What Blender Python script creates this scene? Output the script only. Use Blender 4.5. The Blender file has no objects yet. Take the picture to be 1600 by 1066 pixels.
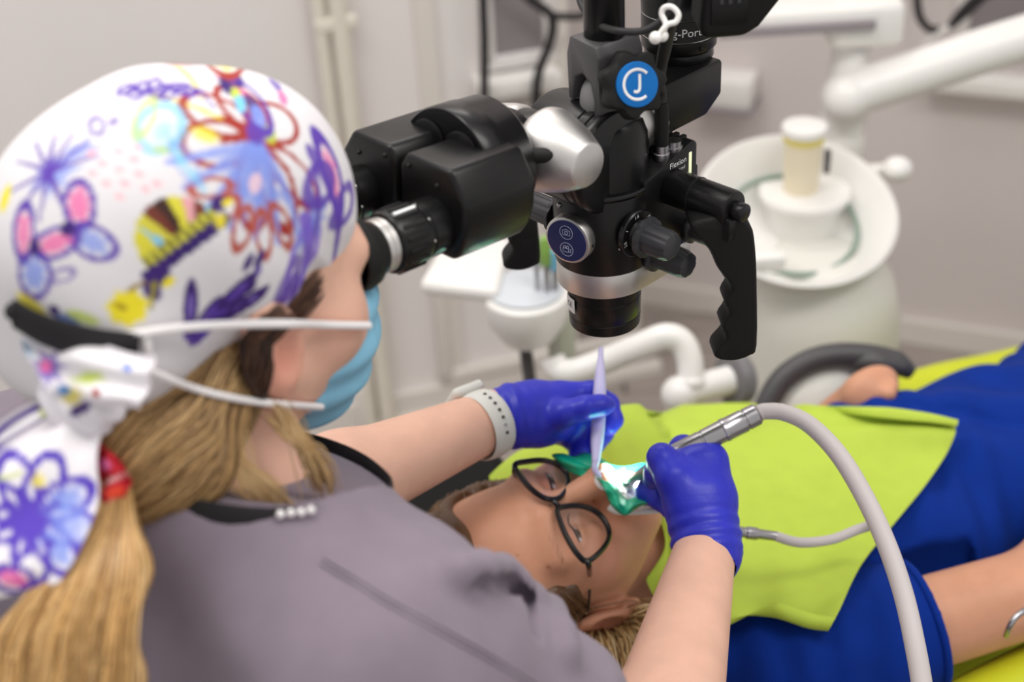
import bpy, bmesh, math, random
import numpy as np
from mathutils import Vector, Matrix

random.seed(4); rng = np.random.default_rng(7)
scene = bpy.context.scene
col = scene.collection

# ---------------------------------------------------------------- camera
FPX = 2200.0
TH = math.radians(33.0); RS_ = 0.06; RC_ = math.sqrt(1 - RS_ * RS_)
CF = np.array([0, math.cos(TH), -math.sin(TH)])
_r0 = np.array([1.0, 0, 0]); _u0 = np.array([0, math.sin(TH), math.cos(TH)])
CR = RC_ * _r0 - RS_ * _u0
CU = RS_ * _r0 + RC_ * _u0
CC = np.array([0, 0, 1.70])
cam_d = bpy.data.cameras.new('camera'); cam = bpy.data.objects.new('camera', cam_d); col.objects.link(cam)
cam_d.sensor_width = 36.0; cam_d.lens = 36.0 * FPX / 1600.0
cam_d.clip_start = 0.02; cam_d.clip_end = 50
M = Matrix.Identity(4)
for i in range(3):
    M[i][0] = CR[i]; M[i][1] = CU[i]; M[i][2] = -CF[i]; M[i][3] = CC[i]
cam.matrix_world = M
cam_d.dof.use_dof = True; cam_d.dof.focus_distance = 1.08; cam_d.dof.aperture_fstop = 3.6
scene.camera = cam

# ---------------------------------------------------------------- world, lights, exposure
w = bpy.data.worlds.new('room_light'); scene.world = w; w.use_nodes = True
w.node_tree.nodes['Background'].inputs[0].default_value = (1.0, 0.97, 0.95, 1)
w.node_tree.nodes['Background'].inputs[1].default_value = 0.62
def area(name, loc, target, sx, sy, power, colr=(1, 0.97, 0.94)):
    d = bpy.data.lights.new(name, 'AREA'); d.shape = 'RECTANGLE'; d.size = sx; d.size_y = sy
    d.energy = power; d.color = colr
    o = bpy.data.objects.new(name, d); col.objects.link(o); o.location = loc
    o.rotation_euler = (Vector(target) - Vector(loc)).to_track_quat('-Z', 'Y').to_euler()
    return o
area('ceiling_panel_light', (-0.7, 1.0, 2.75), (-0.7, 1.0, 0), 1.2, 0.6, 17)
area('ceiling_panel_light', (0.9, 0.5, 2.75), (0.9, 0.5, 0), 1.2, 0.6, 17)
area('ceiling_panel_light', (-0.2, 2.3, 2.75), (-0.2, 2.3, 0), 1.2, 0.6, 15)
scene.view_settings.view_transform = 'Standard'; scene.view_settings.look = 'None'
scene.view_settings.gamma = 1; scene.view_settings.use_curve_mapping = False
scene.view_settings.exposure = 0.12

# ---------------------------------------------------------------- helpers
def nz(v):
    v = np.asarray(v, float); return v / np.linalg.norm(v)
def P(px, py, d):
    """world point on the sight line through photo position (px, py), d metres along the lens axis"""
    return CC + d * (CF + (px - 800) / FPX * CR - (py - 533) / FPX * CU)
def ray(px, py):
    return nz(CF + (px - 800) / FPX * CR - (py - 533) / FPX * CU)
def on_plane(px, py, o, nrm):
    r = ray(px, py); t = np.dot(np.asarray(o) - CC, nrm) / np.dot(r, nrm); return CC + t * r
def floor_at(px, py, z=0.0):
    return on_plane(px, py, (0, 0, z), np.array([0, 0, 1.0]))

def srgb(*c):
    c = [x / 255.0 for x in c]
    return tuple(x / 12.92 if x <= 0.04045 else ((x + 0.055) / 1.055) ** 2.4 for x in c)

def mat(name, color, rough=0.5, metal=0.0, spec=0.5, noise=0.0, nscale=30.0, bump=0.0, bscale=200.0,
        emit=None, sss=0.0, trans=0.0, vcol=None, coat=0.0, sheen=0.0, alpha=1.0, stretch=None, ior=1.45):
    m = bpy.data.materials.new(name); m.use_nodes = True
    nt = m.node_tree; b = nt.nodes['Principled BSDF']
    b.inputs['Roughness'].default_value = rough; b.inputs['Metallic'].default_value = metal
    b.inputs['Specular IOR Level'].default_value = spec; b.inputs['IOR'].default_value = ior
    b.inputs['Transmission Weight'].default_value = trans
    b.inputs['Coat Weight'].default_value = coat; b.inputs['Sheen Weight'].default_value = sheen
    b.inputs['Alpha'].default_value = alpha
    if sss:
        b.inputs['Subsurface Weight'].default_value = sss
        b.inputs['Subsurface Radius'].default_value = (1.0, 0.35, 0.2); b.inputs['Subsurface Scale'].default_value = 0.006
    tc = nt.nodes.new('ShaderNodeTexCoord'); src = tc.outputs['Object']
    if stretch:
        mp = nt.nodes.new('ShaderNodeMapping'); mp.inputs['Scale'].default_value = stretch
        nt.links.new(src, mp.inputs[0]); src = mp.outputs[0]
    base = None
    if vcol:
        a = nt.nodes.new('ShaderNodeAttribute'); a.attribute_name = vcol; base = a.outputs['Color']
    if noise:
        n = nt.nodes.new('ShaderNodeTexNoise'); n.inputs['Scale'].default_value = nscale; n.inputs['Detail'].default_value = 3
        nt.links.new(src, n.inputs['Vector'])
        mr = nt.nodes.new('ShaderNodeMapRange'); mr.inputs[1].default_value = 0.3; mr.inputs[2].default_value = 0.7
        mr.inputs[3].default_value = 1 - noise; mr.inputs[4].default_value = 1 + noise
        nt.links.new(n.outputs['Fac'], mr.inputs[0])
        mx = nt.nodes.new('ShaderNodeMix'); mx.data_type = 'RGBA'; mx.blend_type = 'MULTIPLY'; mx.inputs[0].default_value = 1.0
        if base is None: mx.inputs[6].default_value = (*color, 1)
        else: nt.links.new(base, mx.inputs[6])
        nt.links.new(mr.outputs[0], mx.inputs[7]); base = mx.outputs[2]
    if base is not None: nt.links.new(base, b.inputs['Base Color'])
    else: b.inputs['Base Color'].default_value = (*color, 1)
    if bump:
        n2 = nt.nodes.new('ShaderNodeTexNoise'); n2.inputs['Scale'].default_value = bscale; n2.inputs['Detail'].default_value = 2
        nt.links.new(src, n2.inputs['Vector'])
        bp = nt.nodes.new('ShaderNodeBump'); bp.inputs['Strength'].default_value = bump; bp.inputs['Distance'].default_value = 0.002
        nt.links.new(n2.outputs['Fac'], bp.inputs['Height']); nt.links.new(bp.outputs[0], b.inputs['Normal'])
    if emit:
        b.inputs['Emission Color'].default_value = (*emit[0], 1); b.inputs['Emission Strength'].default_value = emit[1]
    return m

def mk(name, vf, m, parent=None, smooth=True, angle=40, kind=None, label=None, vcol=None):
    v, f = vf
    me = bpy.data.meshes.new(name); me.from_pydata([tuple(map(float, q)) for q in v], [], [tuple(map(int, q)) for q in f])
    me.update()
    if smooth:
        me.polygons.foreach_set('use_smooth', [True] * len(me.polygons))
        if angle < 180: me.set_sharp_from_angle(angle=math.radians(angle))
    o = bpy.data.objects.new(name, me); col.objects.link(o); me.materials.append(m)
    if vcol is not None:
        at = me.color_attributes.new('paint', 'FLOAT_COLOR', 'POINT')
        c4 = np.ones((len(me.vertices), 4), np.float32); c4[:, :3] = vcol
        at.data.foreach_set('color', c4.ravel())
    if parent is not None:
        o.parent = parent
        r = parent
        o.matrix_parent_inverse = parent_world(parent).inverted()
    if kind: o['kind'] = kind
    if label: o['label'] = label
    return o
def parent_world(o):
    m = Matrix.Translation(o.location) if o.type == 'EMPTY' else Matrix.Identity(4)
    return m
def tag(o, label, cat, group=None, kind=None):
    o['label'] = label; o['category'] = cat
    if group: o['group'] = group
    if kind: o['kind'] = kind
    return o
def thing(name, loc, label, cat, group=None):
    o = bpy.data.objects.new(name, None); col.objects.link(o); o.location = tuple(map(float, loc)); o.empty_display_size = 0.05
    return tag(o, label, cat, group)
def struct(name, vf, m, parent=None, **k):
    o = mk(name, vf, m, parent, **k); o['kind'] = 'structure'; return o

def join(*ms):
    v = []; f = []
    for a, b in ms:
        k = len(v); v.extend([np.asarray(q, float) for q in a]); f.extend([tuple(i + k for i in q) for q in b])
    return v, f
def frame(axis, ref=(0, 0, 1)):
    a = nz(axis); r = np.asarray(ref, float)
    if abs(np.dot(nz(r), a)) > 0.97: r = np.array([1.0, 0, 0]) if abs(a[0]) < 0.9 else np.array([0, 1.0, 0])
    x = nz(np.cross(r, a)); y = np.cross(a, x); return x, y, a
def lathe(prof, o, axis, seg=40, ref=(0, 0, 1), lobes=None):
    """prof: (radius, distance along axis); closes the ends; lobes(angle) scales the radius"""
    x, y, a = frame(axis, ref); o = np.asarray(o, float); v = []; f = []
    n = len(prof)
    for r, t in prof:
        for k in range(seg):
            an = 2 * math.pi * k / seg; rr = r * (lobes(an) if lobes else 1)
            v.append(o + a * t + rr * (math.cos(an) * x + math.sin(an) * y))
    for i in range(n - 1):
        for k in range(seg):
            k2 = (k + 1) % seg
            f.append((i * seg + k, i * seg + k2, (i + 1) * seg + k2, (i + 1) * seg + k))
    f.append(tuple(range(seg - 1, -1, -1))); f.append(tuple((n - 1) * seg + k for k in range(seg)))
    return v, f
def cyl(a, b, r, r2=None, bev=0.0, seg=32):
    a = np.asarray(a, float); b = np.asarray(b, float); L = np.linalg.norm(b - a); r2 = r if r2 is None else r2
    if bev: pr = [(r - bev, 0), (r - bev * .3, bev * .3), (r, bev), (r2, L - bev), (r2 - bev * .3, L - bev * .3), (r2 - bev, L)]
    else: pr = [(r, 0), (r2, L)]
    return lathe(pr, a, b - a, seg)
def bevel(vf, wd, seg=2, ang=25):
    bm = bmesh.new(); vs = [bm.verts.new(tuple(map(float, q))) for q in vf[0]]
    for q in vf[1]: bm.faces.new([vs[i] for i in q])
    bm.normal_update()
    es = [e for e in bm.edges if len(e.link_faces) == 2 and e.calc_face_angle(0) > math.radians(ang)]
    bmesh.ops.bevel(bm, geom=es, offset=wd, segments=seg, profile=0.5, affect='EDGES', clamp_overlap=True)
    bm.verts.index_update()
    r = ([np.array(q.co) for q in bm.verts], [tuple(x.index for x in q.verts) for q in bm.faces]); bm.free(); return r
def box(c, half, ax=None, bev=0.0, seg=2):
    ax = ax if ax is not None else np.eye(3); c = np.asarray(c, float); v = []
    for sx in (-1, 1):
        for sy in (-1, 1):
            for sz in (-1, 1): v.append(c + sx * half[0] * ax[0] + sy * half[1] * ax[1] + sz * half[2] * ax[2])
    f = [(0, 1, 3, 2), (4, 6, 7, 5), (0, 4, 5, 1), (2, 3, 7, 6), (0, 2, 6, 4), (1, 5, 7, 3)]
    if np.linalg.det(np.array(ax)) < 0: f = [q[::-1] for q in f]
    return bevel((v, f), bev, seg) if bev else (v, f)
def prism(poly, o, x, y, depth, bev=0.0, seg=2, ang=25):
    """poly in the plane (x, y) at o, extruded by +-depth/2 across it"""
    o = np.asarray(o, float); z = np.cross(x, y); n = len(poly); v = []
    for s in (-.5, .5):
        for p_ in poly: v.append(o + p_[0] * x + p_[1] * y + s * depth * z)
    ar = sum(poly[i][0] * poly[(i + 1) % n][1] - poly[(i + 1) % n][0] * poly[i][1] for i in range(n))
    f = [tuple(range(n - 1, -1, -1)), tuple(range(n, 2 * n))] + [(i, (i + 1) % n, n + (i + 1) % n, n + i) for i in range(n)]
    if ar < 0: f = [q[::-1] for q in f]
    return bevel((v, f), bev, seg, ang) if bev else (v, f)
def spline(pts, n=12, closed=False):
    pts = np.asarray(pts, float); m = len(pts); out = []
    rng_ = m if closed else m - 1
    for i in range(rng_):
        if closed: p0, p1, p2, p3 = pts[(i - 1) % m], pts[i], pts[(i + 1) % m], pts[(i + 2) % m]
        else: p0, p1, p2, p3 = pts[max(i - 1, 0)], pts[i], pts[i + 1], pts[min(i + 2, m - 1)]
        for k in range(n):
            t = k / n
            out.append(0.5 * (2 * p1 + (p2 - p0) * t + (2 * p0 - 5 * p1 + 4 * p2 - p3) * t * t + (3 * p1 - p0 - 3 * p2 + p3) * t ** 3))
    if not closed: out.append(pts[-1])
    return np.array(out)
def tube(pts, r, seg=12, closed=False, flat=None, up=None):
    """sweep of a circle (or a flat ellipse: flat=(a, b) with 'a' across the reference 'up') along pts"""
    pts = np.asarray(pts, float); n = len(pts)
    rr = np.full(n, r, float) if np.isscalar(r) else np.interp(np.linspace(0, 1, n), np.linspace(0, 1, len(r)), r)
    if closed: tg = np.roll(pts, -1, 0) - np.roll(pts, 1, 0)
    else: tg = np.gradient(pts, axis=0)
    tg /= np.maximum(np.linalg.norm(tg, axis=1, keepdims=True), 1e-9)
    v = []; f = []
    x = frame(tg[0])[0] if up is None else None
    for i in range(n):
        if up is not None:
            u_ = np.asarray(up[i] if np.ndim(up) == 2 else up, float); x = nz(np.cross(u_, tg[i]))
        else: x = nz(x - np.dot(x, tg[i]) * tg[i])
        y = np.cross(tg[i], x)
        for k in range(seg):
            an = 2 * math.pi * k / seg
            a_, b_ = (rr[i], rr[i]) if flat is None else (flat[0] * rr[i], flat[1] * rr[i])
            v.append(pts[i] + a_ * math.cos(an) * x + b_ * math.sin(an) * y)
    for i in range(n if closed else n - 1):
        j = (i + 1) % n
        for k in range(seg):
            k2 = (k + 1) % seg; f.append((i * seg + k, i * seg + k2, j * seg + k2, j * seg + k))
    if not closed:
        f.append(tuple(range(seg - 1, -1, -1))); f.append(tuple((n - 1) * seg + k for k in range(seg)))
    return v, f
def ball(c, r, ax=None, nu=20, nv=12):
    ax = np.eye(3) if ax is None else np.asarray(ax); r = (r, r, r) if np.isscalar(r) else r; v = []; f = []
    c = np.asarray(c, float)
    for j in range(1, nv):
        ph = math.pi * j / nv
        for i in range(nu):
            a = 2 * math.pi * i / nu
            v.append(c + r[0] * math.sin(ph) * math.cos(a) * ax[0] + r[1] * math.sin(ph) * math.sin(a) * ax[1] + r[2] * math.cos(ph) * ax[2])
    for j in range(nv - 2):
        for i in range(nu):
            i2 = (i + 1) % nu; f.append((j * nu + i, (j + 1) * nu + i, (j + 1) * nu + i2, j * nu + i2))
    t = len(v); v.append(c + r[2] * ax[2]); b = len(v); v.append(c - r[2] * ax[2])
    for i in range(nu):
        i2 = (i + 1) % nu; f.append((t, i, i2)); f.append((b, (nv - 2) * nu + i2, (nv - 2) * nu + i))
    return v, f
def text(s, o, x, y, h, depth=0.0002, bend=None):
    """lettering as thin geometry: text plane (x, y) at o, height h of a capital; bend = (axis point, axis) wraps it on a drum"""
    cu = bpy.data.curves.new('t', 'FONT'); cu.body = s; cu.size = h / 0.69; cu.align_x = 'CENTER'; cu.align_y = 'CENTER'
    cu.resolution_u = 3
    ob = bpy.data.objects.new('t', cu); col.objects.link(ob)
    bpy.context.view_layer.update()
    me = ob.evaluated_get(bpy.context.evaluated_depsgraph_get()).to_mesh()
    v2 = [(q.co.x, q.co.y) for q in me.vertices]; f = [tuple(q.vertices) for q in me.polygons]
    bpy.data.objects.remove(ob); bpy.data.curves.remove(cu)
    zz = np.cross(x, y); v = []
    for a, b_ in v2:
        p = np.asarray(o, float) + a * x + b_ * y
        if bend:
            c0, ax, r = bend; ax = nz(ax); dd = np.asarray(o, float) - c0; dd = dd - np.dot(dd, ax) * ax; rad = nz(dd)
            an = a / r; up_ = np.dot(p - c0, ax)
            p = c0 + up_ * ax + r * (math.cos(an) * rad + math.sin(an) * np.cross(ax, rad)); zz = math.cos(an) * rad + math.sin(an) * np.cross(ax, rad)
        v.append(p + depth * zz)
    return v, f

# ---------------------------------------------------------------- distance-field modelling
def ell(c, r, A=None):
    c = np.asarray(c, np.float32); r = np.asarray(r, np.float32)
    def fn(p):
        q = p - c
        if A is not None: q = q @ np.asarray(A, np.float32).T
        k0 = np.sqrt(((q / r) ** 2).sum(1)) + 1e-6; k1 = np.sqrt(((q / (r * r)) ** 2).sum(1)) + 1e-6
        return k0 * (k0 - 1) / k1
    return fn
def cone(a, b, ra, rb):
    a = np.asarray(a, np.float32); b = np.asarray(b, np.float32); ab = b - a; L2 = float(ab @ ab) + 1e-12
    def fn(p):
        q = p - a; t = np.clip((q @ ab) / L2, 0, 1)
        return np.sqrt(((q - t[:, None] * ab) ** 2).sum(1)) - (ra + (rb - ra) * t)
    return fn
def rbox(c, half, A=None, r=0.01):
    c = np.asarray(c, np.float32); h = np.asarray(half, np.float32) - r
    def fn(p):
        q = p - c
        if A is not None: q = q @ np.asarray(A, np.float32).T
        q = np.abs(q) - h
        return np.sqrt((np.maximum(q, 0) ** 2).sum(1)) + np.minimum(q.max(1), 0) - r
    return fn
def smin(a, b, k):
    if k <= 0: return np.minimum(a, b)
    h = np.clip(0.5 + 0.5 * (b - a) / k, 0, 1); return b + (a - b) * h - k * h * (1 - h)
def smax(a, b, k): return -smin(-a, -b, k)
def U(k, *fs):
    def fn(p):
        d = fs[0](p)
        for g in fs[1:]: d = smin(d, g(p), k)
        return d
    return fn
def mesh_sdf(fn, lo, hi, h):
    lo = np.asarray(lo, np.float32); hi = np.asarray(hi, np.float32); B = 5
    nb = np.ceil((hi - lo) / (h * B)).astype(int) + 1; n = nb * B
    gi = np.stack(np.meshgrid(*[np.arange(k) for k in nb], indexing='ij'), -1).reshape(-1, 3)
    cen = lo + (gi * B + (B - 1) / 2.0).astype(np.float32) * h
    dc = fn(cen.astype(np.float32)); act = np.abs(dc) < h * B * 1.45
    f = np.repeat(np.repeat(np.repeat(dc.reshape(nb), B, 0), B, 1), B, 2).astype(np.float32)
    off = np.stack(np.meshgrid(*[np.arange(B)] * 3, indexing='ij'), -1).reshape(-1, 3)
    gi = gi[act]
    for s in range(0, len(gi), 4000):
        g = (gi[s:s + 4000, None, :] * B + off[None]).reshape(-1, 3)
        f[g[:, 0], g[:, 1], g[:, 2]] = fn((lo + g.astype(np.float32) * h).astype(np.float32))
    s = f < 0
    c8 = [s[i:n[0] - 1 + i, j:n[1] - 1 + j, k:n[2] - 1 + k] for i in (0, 1) for j in (0, 1) for k in (0, 1)]
    anyv = np.logical_or.reduce(c8); allv = np.logical_and.reduce(c8); m = anyv & ~allv
    idx = -np.ones(m.shape, int); cells = np.argwhere(m); idx[m] = np.arange(len(cells))
    acc = np.zeros((len(cells), 3)); cnt = np.zeros(len(cells))
    cs = [np.array((i, j, k)) for i in (0, 1) for j in (0, 1) for k in (0, 1)]
    for a in range(8):
        for b in range(a + 1, 8):
            if np.abs(cs[a] - cs[b]).sum() != 1: continue
            pa = cells + cs[a]; pb = cells + cs[b]
            fa = f[pa[:, 0], pa[:, 1], pa[:, 2]]; fb = f[pb[:, 0], pb[:, 1], pb[:, 2]]
            x = (fa < 0) != (fb < 0); t = np.where(x, fa / np.where(x, fa - fb, 1), 0)
            acc[x] += (cs[a] + t[:, None] * (cs[b] - cs[a]))[x]; cnt[x] += 1
    V = lo + (cells + acc / np.maximum(cnt, 1)[:, None]) * h
    Fs = []
    for ax in range(3):
        u_, v_ = (ax + 1) % 3, (ax + 2) % 3
        sl0 = [slice(1, n[q] - 1) for q in range(3)]; sl1 = list(sl0); sl0[ax] = slice(0, n[ax] - 1); sl1[ax] = slice(1, n[ax])
        a = s[tuple(sl0)]; b = s[tuple(sl1)]
        for sign in (True, False):
            e = np.argwhere((a != b) & (a == sign))
            if len(e) == 0: continue
            base = e.copy(); 
            for q in range(3):
                if q != ax: base[:, q] += 1
            def cid(du, dv):
                g = base.copy(); g[:, u_] -= du; g[:, v_] -= dv; return idx[g[:, 0], g[:, 1], g[:, 2]]
            quad = np.stack([cid(1, 1), cid(0, 1), cid(0, 0), cid(1, 0)], 1)
            Fs.append(quad if sign else quad[:, ::-1])
    Fq = np.concatenate(Fs); Fq = Fq[(Fq >= 0).all(1)]
    return V, Fq
def grad(fn, p, e=0.0015):
    p = p.astype(np.float32); g = np.zeros_like(p)
    for i in range(3):
        d = np.zeros(3, np.float32); d[i] = e; g[:, i] = fn(p + d) - fn(p - d)
    return g / np.maximum(np.linalg.norm(g, axis=1, keepdims=True), 1e-9)
def cast(fn, px, py, t0=0.3, tmax=3.0, lift=0.0):
    r = ray(px, py).astype(np.float32); t = t0
    for _ in range(400):
        p = (CC + t * r).astype(np.float32)[None]; d = float(fn(p)[0]) - lift
        if d < 2e-4 or t > tmax: break
        t += max(d * 0.7, 1e-4)
    return CC + t * r
def snap(fn, pts, lift=0.0, it=6):
    p = np.asarray(pts, np.float32).copy()
    for _ in range(it):
        d = fn(p) - lift; p = p - (d[:, None] * grad(fn, p)).astype(np.float32) * 0.9
    return p
def strands(fn, seeds, flow, steps, step, lift, r, colors, wob=0.15):
    """hair: advects many strands over the surface fn=0 along flow(p); returns mesh + vertex colours"""
    p = np.asarray(seeds, np.float32).copy(); n = len(p); path = [p.copy()]
    ph = rng.uniform(0, 6.28, n); lf = lift * rng.uniform(0.2, 1.6, n).astype(np.float32)
    for k in range(steps):
        g = grad(fn, p); d = flow(p).astype(np.float32)
        side = np.cross(g, d); d = d + side * (wob * np.sin(ph + k * 0.35))[:, None]
        d = d - (d * g).sum(1, keepdims=True) * g * 0.85; d /= np.maximum(np.linalg.norm(d, axis=1, keepdims=True), 1e-6)
        p = p + (d * step).astype(np.float32)
        dd = fn(p) - lf; p = p - (dd[:, None] * grad(fn, p)).astype(np.float32) * 0.7
        path.append(p.copy())
    return ribbons(np.array(path), r, colors)
def ribbons(path, r, colors):
    """path: (points, strands, 3) -> thin three-sided hairs with a colour each"""
    path = np.asarray(path, np.float32); n = path.shape[1]
    K = len(path); tg = np.gradient(path, axis=0); tg /= np.maximum(np.linalg.norm(tg, axis=2, keepdims=True), 1e-9)
    ref = np.array([0.3, -0.5, 0.8]); x = np.cross(np.broadcast_to(ref, tg.shape), tg); x /= np.maximum(np.linalg.norm(x, axis=2, keepdims=True), 1e-9)
    y = np.cross(tg, x)
    prof = (np.clip(np.linspace(0, 1, K) * 8, 0.3, 1) * np.clip((1 - np.linspace(0, 1, K)) * 5, 0.15, 1))[:, None, None] * r
    vs = [path + prof * (math.cos(a) * x + math.sin(a) * y) for a in (0, 2.094, 4.189)]
    V = np.stack(vs, 2)                          # K, n, 3(seg), 3
    V = V.transpose(1, 0, 2, 3).reshape(-1, 3)
    i = np.arange(n)[:, None, None] * K * 3; k = np.arange(K - 1)[None, :, None] * 3; s = np.arange(3)[None, None, :]; s2 = (s + 1) % 3
    Fq = np.stack([i + k + s, i + k + s2, i + k + 3 + s2, i + k + 3 + s], -1).reshape(-1, 4)
    ci = rng.integers(0, len(colors), n); cc = np.asarray(colors)[ci] * rng.uniform(0.75, 1.2, (n, 1))
    return (V, Fq), np.repeat(cc, K * 3, 0)

# ---------------------------------------------------------------- materials
M_wall = mat('wall_paint_white', srgb(234, 229, 227), 0.65, noise=0.02, nscale=3)
M_wall2 = mat('wall_right_grey', srgb(218, 209, 207), 0.65, noise=0.02, nscale=3)  # right wall, slightly darker and greyer than the left wall colour
M_trim = mat('trim_cream', srgb(226, 220, 213), 0.5)
M_pipe = mat('pipe_cream_paint', srgb(228, 222, 208), 0.4, noise=0.03)
M_floor = mat('floor_grey_wood', srgb(158, 148, 142), 0.5, noise=0.15, nscale=6, stretch=(1, 8, 1))
M_joint = mat('floor_joint', srgb(110, 100, 95), 0.7)
M_white = mat('white_enamel', srgb(236, 234, 230), 0.32, coat=0.2, noise=0.01)
M_cream = mat('cream_plastic', srgb(238, 226, 198), 0.4)
M_glass = mat('clear_glass', (0.92, 0.97, 0.95), 0.05, trans=0.9)
M_bowlglass = mat('bowl_glass_edge', srgb(150, 172, 158), 0.15, trans=0.3)
M_grey = mat('grey_plastic', srgb(120, 118, 120), 0.45)
M_dgrey = mat('dark_grey_plastic', srgb(72, 70, 72), 0.42)
M_panel = mat('grey_panel', srgb(150, 142, 146), 0.4)
M_cable = mat('cable_rubber', srgb(38, 36, 38), 0.55)
M_black = mat('black_anodised', (0.006, 0.0057, 0.006), 0.31, spec=0.36, noise=0.15, nscale=60, bump=0.06, bscale=1500)
M_black2 = mat('black_satin', (0.007, 0.0066, 0.0075), 0.3, spec=0.36, coat=0.06)
M_rubber = mat('black_rubber', (0.006, 0.006, 0.006), 0.62, spec=0.35)
M_knob = mat('charcoal_knob', (0.036, 0.036, 0.040), 0.45)
M_silver = mat('brushed_aluminium', (0.66, 0.64, 0.62), 0.42, metal=1.0, noise=0.04, nscale=80, bump=0.04, bscale=900)
M_steel = mat('steel', (0.42, 0.41, 0.43), 0.28, metal=1.0, noise=0.04)
M_lens = mat('coated_glass', (0.006, 0.007, 0.01), 0.04, coat=1.0)
M_blue = mat('emblem_blue', srgb(0, 110, 190), 0.35, metal=0.3)
M_navy = mat('badge_navy', srgb(14, 40, 98), 0.3, coat=0.4)
M_ink = mat('white_print', srgb(235, 235, 235), 0.5)
M_inkblue = mat('pale_blue_print', srgb(205, 215, 240), 0.5)
M_led = mat('led_strip', srgb(225, 228, 190), 0.4, emit=(srgb(225, 228, 185), 0.6))
M_skin = mat('skin_arm', srgb(222, 170, 146), 0.5, sss=0.12, noise=0.05, nscale=25, bump=0.08, bscale=500, spec=0.35)
M_skinface = mat('skin_painted', (1, 1, 1), 0.48, sss=0.12, noise=0.05, nscale=40, bump=0.08, bscale=700, vcol='paint', spec=0.4)
M_scrub = mat('grey_scrub_cloth', srgb(130, 118, 131), 0.85, noise=0.05, nscale=40, bump=0.25, bscale=1800, sheen=0.15)
M_band = mat('black_cotton_band', srgb(30, 27, 30), 0.85, bump=0.2, bscale=1500)
M_cap = mat('printed_cotton', (1, 1, 1), 0.8, vcol='paint', bump=0.15, bscale=900)
M_elastic = mat('black_elastic', srgb(34, 33, 34), 0.8, bump=0.3, bscale=800)
M_mask = mat('mask_blue', srgb(150, 198, 222), 0.75, noise=0.06, nscale=60, bump=0.2, bscale=600)
M_maskw = mat('mask_white', srgb(232, 234, 238), 0.75, bump=0.15, bscale=600)
M_cord = mat('white_cord', srgb(235, 232, 232), 0.7)
M_hair = mat('blonde_hair', (1, 1, 1), 0.4, vcol='paint', spec=0.5)
M_glove = mat('blue_nitrile', srgb(40, 46, 184), 0.4, noise=0.08, nscale=40, bump=0.15, bscale=160, spec=0.45, sss=0.05)
M_strap = mat('pale_grey_silicone', srgb(212, 212, 206), 0.55)
M_pearl = mat('crystal_bead', (0.92, 0.9, 0.9), 0.12, coat=1.0, metal=0.35)
M_lavender = mat('lavender_plastic', srgb(196, 190, 226), 0.35, sss=0.05)
M_dam = mat('teal_latex', srgb(14, 160, 122), 0.38, noise=0.06, nscale=90)
M_tooth = mat('tooth_white', srgb(245, 243, 236), 0.25, coat=0.3)
M_bib = mat('lime_bib', srgb(180, 202, 70), 0.75, noise=0.03, nscale=50, bump=0.2, bscale=1200)
M_lime = mat('lime_upholstery', srgb(206, 214, 40), 0.5, noise=0.06, nscale=12)
M_shirt = mat('royal_blue_cloth', srgb(2, 44, 134), 0.85, noise=0.08, nscale=30, bump=0.2, bscale=1500, spec=0.2)
M_frame = mat('black_acetate', (0.006, 0.006, 0.007), 0.22, coat=0.3)
M_spec = mat('spectacle_glass', (1, 1, 1), 0.02, trans=1.0, alpha=0.12)
M_hose = mat('hose_grey', srgb(196, 189, 188), 0.5)
M_eye = mat('eye_painted', (1, 1, 1), 0.08, vcol='paint', coat=0.8)
M_lash = mat('dark_lash', srgb(48, 30, 24), 0.7)
M_sticker = mat('white_sticker', srgb(225, 225, 222), 0.5)

# ---------------------------------------------------------------- room shell
Z3 = np.array([0, 0, 1.0])
WA, WB = floor_at(545, 676), floor_at(880, 604)
wl = nz(WB - WA); wn = nz(np.cross(wl, Z3))                 # wn points to the camera side
if np.dot(wn, CC - WA) < 0: wn = -wn
WC, WD = floor_at(1400, 527), floor_at(1600, 557)
wr = nz(WD - WC); wm = nz(np.cross(wr, Z3))
if np.dot(wm, CC - WC) < 0: wm = -wm
def slab(a, b, nrm, z0, z1, th):
    c = (a + b) / 2 + nrm * (-th / 2) + Z3 * ((z0 + z1) / 2)
    return box(c, (np.linalg.norm(b - a) / 2, th / 2, (z1 - z0) / 2), np.array([nz(b - a), np.cross(Z3, nz(b - a)), Z3]))
fl = struct('floor', box((0.2, 1.6, -0.03), (2.6, 3.0, 0.02)), M_joint)
plank_mesh = None
for r_ in range(22):
    for c_ in range(3):
        x0 = -1.75 + c_ * 1.32 + (.44 if r_ % 2 else 0)
        if plank_mesh is None:
            o = struct('plank', box((0, 0, -.005), (.657, .0715, .005), bev=.002, seg=1), M_floor); plank_mesh = o.data
        else:
            o = bpy.data.objects.new('plank', plank_mesh); col.objects.link(o); o['kind'] = 'structure'
        o.location = (x0, .42 + r_ * .146, 0); o.parent = fl
wall_l = struct('wall_left', slab(WA - wl * 2.0, WB, wn, 0, 2.8, 0.35), M_wall)
wall_r = struct('wall_right', slab(WC - wr * 1.6, WD + wr * 1.3, wm, 0, 2.8, 0.1), M_wall2)
struct('baseboard_left', slab(WA - wl * 2.0 + wn * .018, WB + wn * .018, wn, 0, .075, .017), M_trim)
struct('baseboard_right', slab(WC - wr * 1.5 + wm * .015, WD + wr * 1.2 + wm * .015, wm, 0, .055, .014), M_trim)
def on_left(px, py, off=0.0): return on_plane(px, py, WA + wn * off, wn)
def on_right(px, py, off=0.0): return on_plane(px, py, WC + wm * off, wm)
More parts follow.
